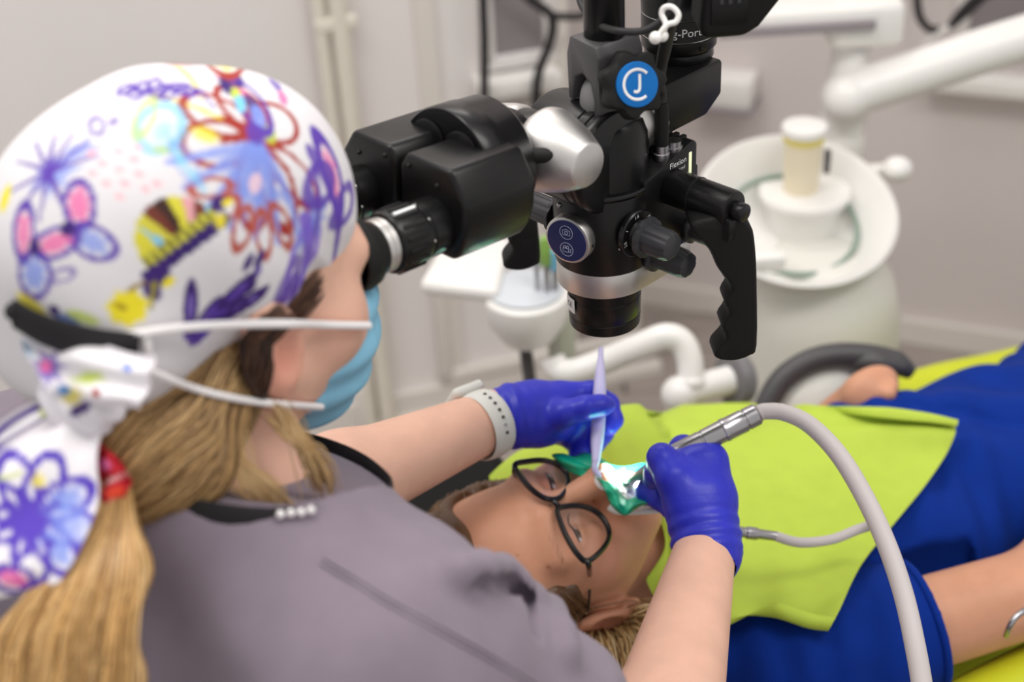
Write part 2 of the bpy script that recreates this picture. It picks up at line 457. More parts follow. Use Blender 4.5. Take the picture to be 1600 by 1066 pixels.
# seams and mouldings on the left wall
def vstrip(px, py, wd, pr):
    q = on_left(px, py); q = np.array([q[0], q[1], 0])
    return slab(q - wl * wd / 2 + wn * pr, q + wl * wd / 2 + wn * pr, wn, .07, 2.79, pr + .004)
struct('trim_1', vstrip(672, 150, .035, .012), M_trim)
struct('trim_2', vstrip(868, 200, .05, .015), M_trim)
def bar(a, b, wd, pr):
    """moulding bar on the left wall from a to b"""
    a = np.asarray(a); b = np.asarray(b); d = nz(b - a); y = nz(np.cross(wn, d))
    return box((a + b) / 2 + wn * pr / 2, (np.linalg.norm(b - a) / 2 + wd / 2, wd / 2, pr / 2), np.array([d, y, wn]), bev=pr * .3)
fr = [on_left(697, 590), on_left(697, 590), None, None]
p0 = on_left(697, 584); L = .40; Hh = .55
q0, q1 = p0, p0 + wl * L; q2, q3 = q1 + Z3 * Hh, q0 + Z3 * Hh
struct('trim_3', join(bar(q0, q1, .03, .02), bar(q1, q2, .03, .02), bar(q2, q3, .03, .02), bar(q3, q0, .03, .02)), M_trim)
p0 = on_left(572, 664); q0, q1 = p0, p0 + wl * .62
struct('trim_4', join(bar(q0, q1, .035, .03), bar(q0, q0 + Z3 * .09, .035, .03)), M_trim)
# pipes beside the left seam
t = thing('heating_pipe', [on_left(513, 200)[0], on_left(513, 200)[1], 0], 'pair of thin cream painted pipes running up the wall left of the eyepieces', 'pipe')
for px, rr in ((511, .011), (541, .016)):
    q = on_left(px, 120, .03); q = np.array([q[0], q[1], 0])
    mk('pipe', cyl(q + Z3 * .0, q + Z3 * 2.75, rr, seg=16), M_pipe, t)
q = on_left(524, 36, .03)
mk('clamp', box(q, (.036, .012, .012), np.array([wl, wn, Z3]), bev=.004), M_pipe, t)
# grey panels high on the right wall, ledge, cables
def rpanel(name, x0, y0, x1, y1, th, m, label, cat, fr_m=None, on=on_right, ax_=None):
    u_, n_ = (wr, wm) if on is on_right else (wl, wn)
    a = on(x0, y1); b = on(x1, y1); zt = on(x0, y0)[2]; zb = a[2]
    c = (a + b) / 2; c[2] = (zt + zb) / 2
    hw = np.linalg.norm((b - a)[:2]) / 2
    t = thing(name, c - Z3 * (zt - zb) / 2, label, cat)
    ax = np.array([u_, -n_, Z3])
    mk('panel', box(c + n_ * th / 2, (hw, th / 2, (zt - zb) / 2), ax, bev=.004), m, t)
    if fr_m:
        for s in (-1, 1):
            mk('side_frame', box(c + n_ * th * .6 + u_ * s * hw, (.014, th * .65, (zt - zb) / 2), ax, bev=.004), fr_m, t)
        mk('bottom_frame', box(c + n_ * th * .6 - Z3 * (zt - zb) / 2, (hw + .014, th * .65, .014), ax, bev=.004), fr_m, t)
    return t
rpanel('wall_panel', 760, -160, 858, 96, .015, M_panel, 'mauve-grey wall panel behind the dark hanging cables', 'panel', M_wall, on_left)
rpanel('wall_panel', 1500, -160, 1680, 66, .02, M_panel, 'mauve-grey wall panel above the thick white arm at upper right', 'panel', M_wall)
q = on_left(808, 128, .03)
ledge = mk('wall_ledge', box(q, (.078, .03, .016), np.array([wl, -wn, Z3]), bev=.006), M_white); tag(ledge, 'white narrow ledge on the wall under the left grey panel', 'ledge')
q = on_right(1132, 136, .04)
wb = thing('wall_box', q - Z3 * .04, 'small white box on the wall right of the microscope camera arm', 'box')
mk('box_body', box(q, (.062, .04, .03), np.array([wr, -wm, Z3]), bev=.008), M_white, wb)
mk('box_lip', box(q - Z3 * .034, (.066, .044, .005), np.array([wr, -wm, Z3]), bev=.003), M_panel, wb)
q = on_right(1560, 132, .03)
sh = mk('wall_ledge', box(q, (.14, .03, .016), np.array([wr, -wm, Z3]), bev=.005), M_white); tag(sh, 'white ledge on the right wall below the thick white arm', 'ledge')
def cable(name, pts, r, m, label, cat='cable', n=10):
    o = mk(name, tube(spline(pts, n), r, 10), m); tag(o, label, cat); return o
R_ = lambda x, y, o=.06: on_right(x, y, o)
L_ = lambda x, y, o=.075: on_left(x, y, o)
cable('hanging_cable', [L_(754, -120), L_(755, 0), L_(757, 60), L_(757, 110), L_(756, 160), L_(752, 260), L_(750, 330)], .0085, M_cable, 'dark cable hanging straight down in front of left grey panel')
cable('hanging_cable', [L_(790, -40), L_(830, 0), L_(858, 20), L_(864, 40), L_(858, 70), L_(843, 110), L_(838, 150), L_(836, 260), L_(836, 330)], .0085, M_cable, 'dark cable that bends at a junction and drops beside microscope')
cable('hanging_cable', [L_(862, 24, .09), L_(885, 26, .09), L_(915, 22, .09), L_(960, -10, .09)], .007, M_cable, 'short dark cable branching right behind the microscope pole')
cable('hanging_cable', [R_(1432, -60), R_(1433, 0), R_(1438, 28), R_(1452, 45), R_(1468, 46)], .008, M_cable, 'thin dark cable curling down at the top right')
t = thing('hand_instrument', R_(1480, 45, .1), 'black pen-like instrument hanging slantwise above the thick white arm', 'instrument')
mk('grip', tube(spline([R_(1484, 42, .1), R_(1505, 20, .1), R_(1540, -14, .1), R_(1600, -70, .1)], 8), [.006, .012, .013, .012], 12), M_cable, t)
mk('tip', tube(spline([R_(1440, 72, .1), R_(1462, 56, .1), R_(1484, 42, .1)], 6), [.003, .004, .006], 8), M_white, t)

# ---------------------------------------------------------------- instrument tray on its post
zt = .76
tc = [floor_at(*q, zt) for q in ((655, 452), (700, 372), (800, 380), (778, 466))]
t = thing('instrument_tray', floor_at(858, 470, 0), 'white tray with rounded instrument holder on a post behind the eyepieces', 'tray')
cx = sum(tc) / 4
mk('tray_top', prism([((q - cx)[0], (q - cx)[1]) for q in tc], cx, np.array([1.0, 0, 0]), np.array([0, 1.0, 0]), .022, bev=.009, seg=3), M_white, t)
hc = floor_at(822, 458, zt - .01)
mk('holder_bowl', lathe([(.012, -.075), (.035, -.068), (.052, -.04), (.058, -.012), (.057, 0), (.052, .004), (.02, .004)], hc, Z3, 32), M_white, t)
mk('holder_plate', cyl(hc + Z3 * .004, hc + Z3 * .009, .05, bev=.002), mat('holder_plate_grey', srgb(205, 210, 216), .4), t)
pb = hc + np.array([.045, .03, 0]); 
mk('post', cyl(np.array([pb[0], pb[1], 0]), np.array([pb[0], pb[1], zt - .05]), .019, seg=24), mat('post_pale_green', srgb(190, 194, 178), .4), t)
mk('post_foot', cyl(np.array([pb[0], pb[1], 0]), np.array([pb[0], pb[1], .02]), .12, bev=.006), M_white, t)
cable('tray_hose', [hc + np.array([-.005, 0, -.082]), hc + np.array([.0, -.02, -.14]), hc + np.array([.012, -.045, -.25]), hc + np.array([.018, -.06, -.45]), hc + np.array([.02, -.07, -.72])], .009, M_dgrey, 'dark grey hose hanging below the rounded instrument holder', 'hose')
inst = [(840, 452, 836, 372, .006, (180, 190, 195), 'steel instrument standing in the holder, leftmost beside black handle'),
        (855, 454, 852, 366, .008, (138, 178, 84), 'green handled instrument standing in the rounded holder'),
        (868, 452, 866, 384, .008, (120, 190, 225), 'pale blue instrument standing in the rounded holder, farthest right')]
for x0, y0, x1, y1, rr, cc, lb in inst:
    a = floor_at(x0, y0, zt); dd = np.dot(a - CC, CF)
    b = a + Z3 * (y0 - y1) / FPX * dd / .84 * .95
    t = thing('standing_instrument', a, lb, 'instrument', 'instruments in the holder')
    mk('shaft', cyl(a, a + (b - a) * .45, rr * .55, seg=14), M_steel, t)
    mk('handle', lathe([(rr * .6, 0), (rr, .004), (rr, .03), (rr * .7, np.linalg.norm(b - a) * .5)], a + (b - a) * .45, b - a, 16), mat('instrument_paint', srgb(*cc), .4), t)

# ---------------------------------------------------------------- white tube arm behind the patient
d_ = 1.78
t = thing('swing_arm', P(1062, 640, d_), 'white bent tube arm with round grey end cap behind the lime bib', 'arm')
mk('tube', tube(spline([P(862, 560, d_ + .05), P(872, 578, d_ + .05), P(900, 580, d_ + .04), P(950, 562, d_ + .03), P(1000, 541, d_ + .01), P(1038, 526, d_), P(1064, 534, d_), P(1077, 562, d_), P(1080, 606, d_)], 8), .017, 18), M_white, t)
mk('elbow_joint', ball(P(1062, 616, d_), .024), M_white, t)
mk('joint_collar', cyl(P(1078, 592, d_), P(1079, 606, d_), .021, bev=.003), M_white, t)
mk('cross_tube', cyl(P(1070, 612, d_), P(1140, 594, d_ + .02), .019, seg=24), M_white, t)
ecn = nz(P(1140, 594, d_ + .02) - P(1070, 612, d_))
mk('end_cap', cyl(P(1138, 594, d_ + .02), P(1160, 590, d_ + .03), .036, bev=.006), M_grey, t)
mk('lower_tube', cyl(P(1062, 616, d_), P(1062, 616, d_) - Z3 * .5, .017, seg=18), M_white, t)

# ---------------------------------------------------------------- spittoon unit
t = thing('spittoon_unit', [P(1275, 500, 2.06)[0], P(1275, 500, 2.06)[1], 0], 'white dental spittoon with round bowl on a broad pale pillar', 'spittoon')
bc = P(1244, 330, 1.98); bn = nz([.06, -.36, .93])
prof = [(.01, -.085), (.06, -.082), (.10, -.055), (.126, -.018), (.140, .0), (.142, .007), (.137, .010), (.130, .004), (.112, -.022), (.09, -.045), (.05, -.062), (.01, -.066)]
mk('bowl', lathe(prof, bc, bn, 64), M_white, t)
bx, by, _ = frame(bn, (0, 1, 0))
ring = [bc - bn * .028 + .092 * (math.cos(a) * bx + math.sin(a) * by) for a in np.linspace(0, 2 * math.pi, 48, endpoint=False)]
mk('glass_rim', tube(ring, .004, 8, closed=True), M_bowlglass, t)
pc = np.array([P(1278, 500, 2.06)[0], P(1278, 500, 2.06)[1], 0])
mk('pillar', lathe([(.118, 0), (.122, .03), (.121, .45), (.116, .60), (.10, .66), (.06, .70)], pc, Z3, 48), mat('unit_pale_grey', srgb(222, 220, 212), .4), t)
scn = floor_at(1256, 312, bc[2] - .012)
mk('cup_stand', lathe([(.040, -.055), (.050, -.05), (.056, -.006), (.062, .002), (.066, .010), (.064, .016), (.03, .017)], scn, Z3, 40), M_white, t)
mk('soap_block', box(floor_at(1196, 408, bc[2] - .02), (.026, .014, .012), bev=.006), M_white, t)
mk('side_knob', ball(P(1402, 264, 2.02), (.022, .022, .018)), M_white, t)
mk('side_stem', cyl(P(1350, 268, 2.05), P(1402, 264, 2.02), .01), M_white, t)
c0 = scn + Z3 * .017 - np.array([.006, 0, 0])
t = thing('cup', c0, 'cream cup with white lid standing on the spittoon cup stand', 'cup')
mk('cup_body', lathe([(.024, 0), (.025, .004), (.028, .082), (.029, .085)], c0, Z3, 32), M_cream, t)
mk('yellow_band', lathe([(.0288, .078), (.0296, .08), (.0296, .088), (.0285, .09)], c0, Z3, 32), mat('cup_yellow', srgb(230, 214, 120), .5), t)
mk('lid', lathe([(.029, .088), (.032, .09), (.0325, .095), (.031, .100), (.02, .102)], c0, Z3, 32), M_white, t)
mk('dark_slot', box(c0 + np.array([.034, -.006, .045]), (.004, .005, .018), bev=.002), M_dgrey, t)
# light column, thick arm and upper bracket
d_ = 2.12
t = thing('lamp_arm', P(1310, 230, d_), 'white column carrying a thick white arm that runs to the right edge', 'lamp arm')
a, b = P(1332, 62, d_), P(1312, 225, d_ + .07)
mk('column', lathe([(.036, 0), (.036, .05), (.031, np.linalg.norm(b - a) * .5), (.028, np.linalg.norm(b - a))], b, a - b, 32)[0:2], M_white, t)
mk('column_foot', cyl(b - Z3 * .03, b + Z3 * .02, .039, bev=.008), M_white, t)
a2 = P(1322, 152, d_ - .01); b2 = P(1700, 30, d_ - .06)
mk('thick_arm', tube(spline([a2, P(1350, 140, d_ - .01), P(1450, 108, d_ - .02), P(1560, 72, d_ - .04), b2], 8), [.036, .035, .034, .034, .034], 24), M_white, t)
mk('arm_shoulder', ball(a2, .038), M_white, t)
mk('column_neck', cyl(P(1336, 68, d_), P(1338, 50, d_ - .01), .030, bev=.004), M_panel, t)
mk('upper_bracket', box(P(1345, 25, d_ - .02), (.055, .05, .036), bev=.015, seg=3), M_white, t)
mk('tray_bar', box(P(1240, 20, d_ - .03), (.115, .05, .018), bev=.008), M_white, t)
mk('tray_bar_edge', box(P(1240, 36, d_ - .05), (.115, .03, .008), bev=.003), M_panel, t)

# ---------------------------------------------------------------- operating microscope
AZ = math.radians(47.0)
SB = np.array([math.sin(AZ), math.cos(AZ), 0]); SN = np.array([SB[1], -SB[0], 0])
SO = P(945, 500, 1.14)
def S(x, y, z): return SO + x * SN + y * SB + z * Z3
SAX = np.array([SN, SB, Z3])
root = thing('operating_microscope', S(0, .02, .3), 'black dental operating microscope with silver band and twin eyepieces hanging on a pole', 'microscope')
K = lambda name, vf, m, par=None, **k: mk(name, vf, m, par or root, **k)
# lens barrel
K('lens_barrel', lathe([(.0255, 0), (.0285, .0015), (.0290, .010), (.0286, .0105), (.0286, .0115), (.0290, .012), (.0295, .028), (.0290, .0285), (.0290, .0295), (.0297, .030), (.0305, .046)], SO, Z3, 64), M_black)
K('objective_glass', lathe([(.024, -.0006), (.0235, -.0012), (.01, -.0022)], SO, Z3, 48), M_lens)
# D-shaped outline: round in front, box behind
def dshape(r, back, n=26):
    return [(r * math.cos(a), r * math.sin(a)) for a in np.linspace(math.pi, 2 * math.pi, n)] + [(r, back), (-r, back)]
K('silver_band', prism(dshape(.0375, .062), S(0, 0, .0525), SN, SB, .021, bev=.0012, ang=50), M_silver)
K('body_housing', prism(dshape(.0385, .068), S(0, 0, .094), SN, SB, .064, bev=.002, ang=50), M_black)
K('rear_housing', prism([(.004, .066), (.066, .066), (.066, .145), (.062, .148), (.004, .134)], S(0, 0, 0), SB, Z3, .0776, bev=.002), M_black)
for k in range(9):
    K('vent_fin', box(S(-.028 + k * .007, .055, .1472), (.0020, .0090, .0022), SAX, bev=.0008), M_rubber)
K('seam_ring', lathe([(.0386, .1265), (.0392, .1275), (.0392, .1285), (.0380, .130)], SO, Z3, 64), M_black2)
K('turret_neck', lathe([(.0350, .128), (.0345, .168), (.031, .178), (.022, .184)], SO, Z3, 56), M_black)
# horizontal swivel drum with grooves
dr0 = S(-.040, -.014, .154)
K('swivel_drum', lathe([(.033, 0), (.0395, .002), (.0405, .005), (.0405, .046), (.0395, .047), (.0395, .049), (.0405, .050), (.0405, .055), (.0395, .056), (.0395, .058), (.0405, .059), (.0405, .063), (.038, .066), (.030, .067)], dr0, SN, 64), M_black2)
dr1 = S(.002, -.030, .168)
K('knurled_collar', lathe([(.024, .040), (.0255, .048), (.0255, .060)], dr1, SB, 48), M_silver)
kn = K('knurled_ring', lathe([(.0265, .060), (.027, .061), (.027, .073), (.0265, .074)], dr1, SB, 96, lobes=lambda a: 1 + .012 * math.copysign(1, math.sin(a * 48))), M_silver)
# beam-splitter arm and camera port
K('splitter_arm', prism([(.040, .156), (.090, .156), (.108, .168), (.108, .194), (.105, .197), (.040, .197)], S(0, 0, 0), SB, Z3, .056, bev=.002), M_black)
cp = S(-.004, .094, .196)
K('port_foot', lathe([(.026, 0), (.027, .002), (.0265, .008), (.024, .010)], cp, Z3, 48), M_black2)
port = K('camera_port', lathe([(.0275, .009), (.029, .011), (.0292, .019), (.0285, .0193), (.0285, .0203), (.0292, .0206), (.0292, .036), (.0285, .0363), (.0285, .0373), (.0292, .0376), (.0296, .048), (.027, .052), (.027, .058)], cp, Z3, 64), M_black)
vd = nz(np.array([CC[0] - cp[0], CC[1] - cp[1], 0])); tx = nz(np.cross(Z3, vd))
for zz in (.0198, .0368):
    mk('silver_line', lathe([(.0287, zz - .0003), (.0290, zz), (.0287, zz + .0003)], cp, Z3, 64), M_silver, port)
mk('port_lettering', text('g-Port', cp + Z3 * .0278 + vd * .0293 + tx * .0065, tx, Z3, .0062, .0002, (cp, Z3, .0294)), M_ink, port, smooth=False)
mk('port_screw', ball(cp + Z3 * .014 + nz(vd * .8 + tx * .55) * .0292, .0016), M_rubber, port)
# suspension: pole, yoke, ball
SY = S(.006, -.002, .007); ty = nz([.52, -.85, 0]); tf2 = np.cross(Z3, ty)
def Y(a, b, z): return SY + a * ty + b * tf2 + z * Z3
K('pole', cyl(Y(0, 0, .235), Y(0, 0, .95), .0148, bev=.0015, seg=40), M_black)
K('yoke', prism([(-.0185, .188), (-.0195, .222), (-.015, .237), (.015, .237), (.0195, .229), (.020, .186), (.013, .180), (.0125, .196), (.009, .207), (.0, .212), (-.009, .207), (-.0125, .196), (-.0125, .188)], Y(0, 0, 0), ty, Z3, .040, bev=.0018), M_dgrey)
K('ball_joint', ball(Y(0, -.0085, .189), (.0118, .0150, .0190), nu=28, nv=16), M_grey)
K('yoke_foot', lathe([(.022, .165), (.018, .170), (.0135, .176), (.0125, .186)], SY, Z3, 32), M_black)
lk = nz([.30, -.86, .34]); lx = nz(np.cross(Z3, lk)); ly = np.cross(lk, lx)
lc = P(988, 132, .985) 
K('knob_stem', cyl(Y(.004, .012, .200), lc - lk * .006, .009), M_black)
kb = K('yoke_knob', lathe([(.016, -.010), (.021, -.009), (.0225, -.006), (.0225, .004), (.021, .0065), (.017, .0075)], lc, lk, 84, ref=ly, lobes=lambda a: 1 + .10 * math.cos(7 * a)), M_rubber)
em = mk('emblem_disc', cyl(lc + lk * .007, lc + lk * .0092, .0158, bev=.0006, seg=48), M_blue, kb)
eo = lc + lk * .0094
arc = [eo + .0103 * (math.cos(a) * lx + math.sin(a) * ly) for a in np.radians(np.linspace(38, 300, 34))]
mk('emblem_letter', tube(arc, .00105, 8, flat=(1.0, .25), up=lk), M_ink, kb)
jj = [(.0026, .0068), (.0018, .001), (.0009, -.0032), (-.0005, -.0048), (-.0024, -.0048), (-.0034, -.0038)]
mk('emblem_letter', tube(spline([eo + a * lx + b * ly for a, b in jj], 6), .00105, 8, flat=(1.0, .25), up=lk), M_ink, kb)
# silver tilt cones left and right of the drum
cc_ = S(-.008, -.066, .178)
cone_prof = [(.010, -.002), (.027, -.001), (.0302, .003), (.0309, .007), (.0300, .013), (.0245, .030), (.0170, .045), (.0158, .0466), (.0145, .0472)]
K('tilt_cone', lathe(cone_prof, cc_ + SN * .009, SN, 64), M_silver)
K('tilt_cone', lathe([(a * .8, b) for a, b in cone_prof], cc_ - SN * .010, -SN, 64), M_silver)
K('cone_hub', cyl(cc_ - SN * .012, cc_ + SN * .014, .024, bev=.002, seg=40), M_black2)
# binocular head
TL = math.radians(5); ME = -SB * math.cos(TL) + Z3 * math.sin(TL); MU = SB * math.sin(TL) + Z3 * math.cos(TL)
MB_ = S(-.014, -.065, .176)
def BM(x, e, u): return MB_ + x * SN + e * ME + u * MU
BAX = np.array([SN, ME, MU])
K('binocular_mount', lathe([(.036, .028), (.042, .030), (.0455, .035), (.0460, .054), (.0468, .055), (.0468, .075), (.0458, .0765)], BM(-.002, 0, -.002), ME, 64), M_black2)
K('mount_plate', cyl(BM(-.002, .012, .0), BM(-.002, .032, .0), .030, bev=.002, seg=48), M_black)
for s in (-1, 1):
    K('window', lathe([(.0155, .0), (.0150, .0012), (.010, .0020)], BM(-.002 + s * .0165, .0762, .017), ME, 40), M_lens)
    K('window_rim', lathe([(.0150, .0005), (.0165, .001), (.0165, .0022), (.0152, .0026)], BM(-.002 + s * .0165, .0762, .017), ME, 40), M_black2)
K('tilt_lever', cyl(BM(.034, .034, .010), BM(.047, .014, .009), .0055, bev=.0014), M_rubber)
# prism housings: chamfered blocks
def housing(x0, x1, u0, u1, ch): return [(x0, u0), (x1 - .012, u0), (x1 - .004, u0 + .012), (x1, u0 + .026), (x1, u1 - ch), (x1 - ch * .7, u1), (x0 + ch * .35, u1), (x0, u1 - ch * .5)]
xs = -.006
hr = K('prism_housing', prism(housing(xs + .0015, .060, -.038, .026, .020), BM(0, .084, 0), SN, MU, .066, bev=.004, seg=3), M_black)
hl = K('prism_housing', prism([(2 * xs - a, b) for a, b in housing(xs + .0015, .054, -.034, .026, .018)][::-1], BM(0, .084, 0), SN, MU, .066, bev=.004, seg=3), M_black)
K('prism_block', box(BM(xs, .060, -.014), (.026, .016, .022), BAX, bev=.004), M_black2)
for h_, sg in ((hr, 1), (hl, -1)):
    for a, b in ((.012, -.028), (.040, .012), (.012, .018), (.046, -.028)):
        mk('screw', ball(BM(xs + sg * (a - xs * 0), .1172, b), .0017, nu=10, nv=6), M_black2, h_)
    # eyepiece
    ex = xs + sg * .037; o0 = BM(ex, .108, -.0165); ad = ME
    ep = K('eyepiece', lathe([(.019, 0), (.0195, .004), (.0195, .024), (.0188, .0245), (.0188, .027), (.0205, .0275), (.0212, .030), (.0212, .050), (.020, .0525), (.018, .0530)], o0, ad, 64,
               lobes=None), M_black)
    for k in range(16):
        an = 2 * math.pi * k / 16; x_, y_, _ = frame(ad); rd = math.cos(an) * x_ + math.sin(an) * y_
        mk('grip_rib', box(o0 + ad * .040 + rd * .0212, (.0016, .009, .0011), np.array([np.cross(rd, ad), ad, rd]), bev=.0005, seg=1), M_rubber, ep)
        if k % 2 == 0: mk('marking_dot', ball(o0 + ad * .0262 + rd * .0189, .0011, nu=8, nv=5), M_silver, ep)
    mk('diopter_ring', lathe([(.0175, .053), (.0182, .0536), (.0182, .0575), (.0176, .058), (.0182, .0585), (.0182, .062), (.0172, .0625)], o0, ad, 56), M_silver, ep)
    mk('index_mark', box(o0 + ad * .040 + nz(SN * sg * .25 + MU) * .0218, (.0011, .009, .0008), np.array([np.cross(nz(SN * sg * .25 + MU), ad), ad, nz(SN * sg * .25 + MU)])), M_ink, ep)
    mk('eyecup', lathe([(.0165, .062), (.0175, .064), (.0225, .070), (.0238, .076), (.0236, .084), (.0222, .0845), (.0212, .078), (.015, .068), (.006, .067)], o0, ad, 56), M_rubber, ep)
# badge with two touch icons
bcn = nz(-SB * .96 + SN * .20); bo = S(.003, -.0375, .0945); bxx = nz(np.cross(Z3, bcn)); byy = np.cross(bcn, bxx)
bd = K('touch_badge', cyl(bo - bcn * .002, bo + bcn * .0085, .0192, bev=.0012, seg=56), M_silver)
mk('badge_face', cyl(bo + bcn * .0084, bo + bcn * .0090, .0170, seg=56), M_navy, bd)
mk('badge_pin', ball(bo + bxx * .0192 + bcn * .003 + byy * -.002, .0013), M_rubber, bd)
bz = bo + bcn * .0092
def loop2(c, pts, r=.00022): return tube([bz + (c[0] + a) * bxx + (c[1] + b) * byy for a, b in pts], r, 6, closed=True)
circ = lambda r, n=28: [(r * math.cos(a), r * math.sin(a)) for a in np.linspace(0, 2 * math.pi, n, endpoint=False)]
for cy, kind in ((.0072, 'photo'), (-.0072, 'video')):
    ps = [loop2((0, cy), circ(.0056))]
    if kind == 'photo':
        ps += [loop2((0, cy), [(-.0032, -.0022), (.0032, -.0022), (.0032, .0018), (.0014, .0018), (.0009, .0027), (-.0009, .0027), (-.0014, .0018), (-.0032, .0018)]), loop2((0, cy - .0002), circ(.0013, 14))]
    else:
        ps += [loop2((-.0006, cy - .0006), [(-.0026, -.0017), (.0022, -.0017), (.0022, .0014), (-.0026, .0014)]), loop2((0, cy), [(.0016, -.0012), (.0036, -.0022), (.0036, .001), (.0016, 0)]),
               loop2((-.0018, cy + .0020), circ(.0011, 12)), loop2((.0008, cy + .0020), circ(.0011, 12))]
    mk('touch_icon', join(*ps), M_inkblue, bd, kind='stuff')
K('side_screw', ball(S(-.010, -.0375, .1165), .0021, nu=14), M_steel)
# white sticker on the lens barrel, left
sd = nz(-SB * .93 - SN * .36); sx_ = nz(np.cross(Z3, sd))
stv = []; 
for j in range(2):
    for i in range(7):
        an = (i - 3) * .075; rd = math.cos(an) * sd + math.sin(an) * sx_
        stv.append(SO + rd * .0306 + Z3 * (.018 + j * .013))
st = K('sticker', (stv, [(i, i + 1, i + 8, i + 7) for i in range(6)]), M_sticker)
stx = SO + sd * .0309 + Z3 * .0245
mk('mark', text('CE', stx, sx_, Z3, .0042, .0, (SO, Z3, .0308)), M_rubber, st, smooth=False)
# zoom dial with knob, focus knob (right), knob (left)
def fluted(o, ax, par, L=.030, r=.0125, fl=8, name='control_knob'):
    kb = mk(name, lathe([(r * 1.28, .0), (r * 1.30, .0015), (r * 1.28, .003), (r * .98, .0042), (r * .95, L * .8), (r * .82, L * .95), (r * .5, L)], o, ax, 96,
                        lobes=lambda a: 1 - .055 * (0.5 + 0.5 * math.cos(fl * a)) ** 3), M_knob, par)
    return kb
zo = S(.0372, -.006, .0965)
dial = K('zoom_dial', lathe([(.0185, 0), (.0188, .003), (.0178, .0042), (.012, .0046), (.0115, .0046), (.0090, .0100), (.0085, .013)], zo, SN, 56), M_black2)
dx = SB; dy = Z3
for a_, tx_ in ((100, '1.6'), (150, '1'), (190, '2.5'), (45, '.4')):
    a = math.radians(a_); rd = math.cos(a) * dx + math.sin(a) * dy
    mk('dial_number', text(tx_, zo + SN * .0046 + rd * .0155, nz(np.cross(rd, SN)), rd, .0028, .0002), M_ink, dial, smooth=False)
K('index_dot', ball(S(.0375, -.022, .0855) if False else S(.0338, -.0188, .086), .0010, nu=10, nv=6), M_ink)
fluted(zo + SN * .011, SN, dial, L=.027, r=.0125)
fluted(S(.038, .018, .069), SN, root, L=.034, r=.0118)
K('knob_stem', cyl(S(.03, .018, .069), S(.040, .018, .069), .007), M_black)
fluted(S(-.0355, -.012, .088), -SN, root, L=.034, r=.0118)
K('knob_stem', cyl(S(-.03, -.010, .088), S(-.037, -.012, .088), .008), M_black)
fluted(S(.038, .062, .072), SN, root, L=.026, r=.0095)
# handles
hx = nz([1.0, .05, 0]); 
prof_h = [(.004, .010), (.018, .000), (.0205, -.022), (.0195, -.060), (.016, -.118), (.010, -.128), (-.004, -.132), (-.017, -.128), (-.0165, -.120), (-.0075, -.108), (-.0100, -.096), (-.0035, -.084), (-.0060, -.072), (-.0005, -.060), (-.0048, -.048), (-.0100, -.036), (-.0145, -.020), (-.026, .0), (-.022, .008)]
for sgn, nm in ((1, 'right'), (-1, 'left')):
    a, b = S(sgn * .036, .036, .119), S(sgn * (.098 if sgn > 0 else .158), .036, .119 if sgn > 0 else .112)
    arm = K('handle_arm', cyl(a, b, .0142, bev=.0025, seg=40), M_black)
    mk('arm_ring', lathe([(.0144, 0), (.0147, .001), (.0144, .002)], a + (b - a) * .42, b - a, 40), M_rubber, arm)
    hd = K('handle', prism(spline([(a + (-.10 * b if b < 0 else 0), b * .91) for a, b in prof_h], 3, closed=True), b - SN * sgn * .010 + Z3 * -.012, hx, Z3, .026, bev=.006, seg=3, ang=60), M_rubber)
    mk('lock_button', cyl(b, b + SN * sgn * .010, .0072, bev=.0012, seg=28), M_black2, hd)
    mk('hinge_block', box(b - SN * sgn * .006 - Z3 * .013, (.010, .011, .009), SAX, bev=.002), M_black, hd)
# green-lit strip, lettering, connectors on the rear housing
K('led_strip', box(S(.0389, .057, .114), (.0006, .0016, .026), SAX, bev=.0005, seg=1), M_led)
K('product_lettering', text('Flexion', S(.0391, .042, .1365), SB, Z3, .0047, .0003), M_ink, smooth=False)
K('product_lettering', text('Advanced', S(.0391, .042, .1307), SB, Z3, .0029, .0003), M_ink, smooth=False)
for (x, y), hh in (((.0295, .034), .012), ((.0310, .047), .009)):
    sk = K('connector', lathe([(.0062, 0), (.0065, .001), (.0065, hh * .45), (.0056, hh * .5), (.0056, hh), (.0045, hh)], S(x, y, .1375 + .0035 * (y - .02) / .02), Z3, 40, lobes=lambda a: 1 + .02 * math.cos(20 * a)), M_steel)
# ---- cable from the connector up to the camera, with a white twist clip
c0 = S(.0295, .034, .152)
t = thing('camera_cable', c0, 'black cable plugged into silver connector rising past the logo knob', 'cable')
mk('plug_sleeve', lathe([(.0052, 0), (.0056, .002), (.0054, .030), (.0040, .034)], c0, Z3, 28), M_rubber, t)
cpts = [c0 + Z3 * .028, c0 + Z3 * .042, P(1031, 132, 1.022), P(1034, 100, 1.015), P(1042, 62, .992), P(1050, 25, .968), P(1064, -50, .95)]
mk('cable_run', tube(spline(cpts, 10), [.0036, .0036, .0038, .0048, .0048, .0048], 12), M_cable, t)
cable('thin_cable', [P(902, -40, 1.03), P(906, 0, 1.02), P(915, 18, 1.01), P(935, 38, .99), P(965, 48, .97), P(1005, 48, .965), P(1035, 30, .96), P(1050, 0, .955), P(1058, -50, .95)], .0026, M_cable, 'thin black cable looping around the microscope pole')
clip = [P(1031, 56, .955), P(1038, 46, .95), P(1040, 36, .95), P(1034, 22, .95), P(1038, 12, .948), P(1050, 11, .946), P(1060, 22, .946), P(1056, 34, .947), P(1044, 38, .948), P(1036, 46, .949), P(1028, 58, .951)]
t = thing('twist_clip', P(1044, 30, .948), 'small white twist clip holding the black cables together', 'clip')
mk('loop', tube(spline(clip, 8), .0020, 10), M_white, t)
mk('end_bead', ball(P(1024, 59, .951), .0044, nu=16, nv=10), M_white, t); mk('end_bead', ball(P(1035, 56, .953), .0042, nu=16, nv=10), M_white, t)
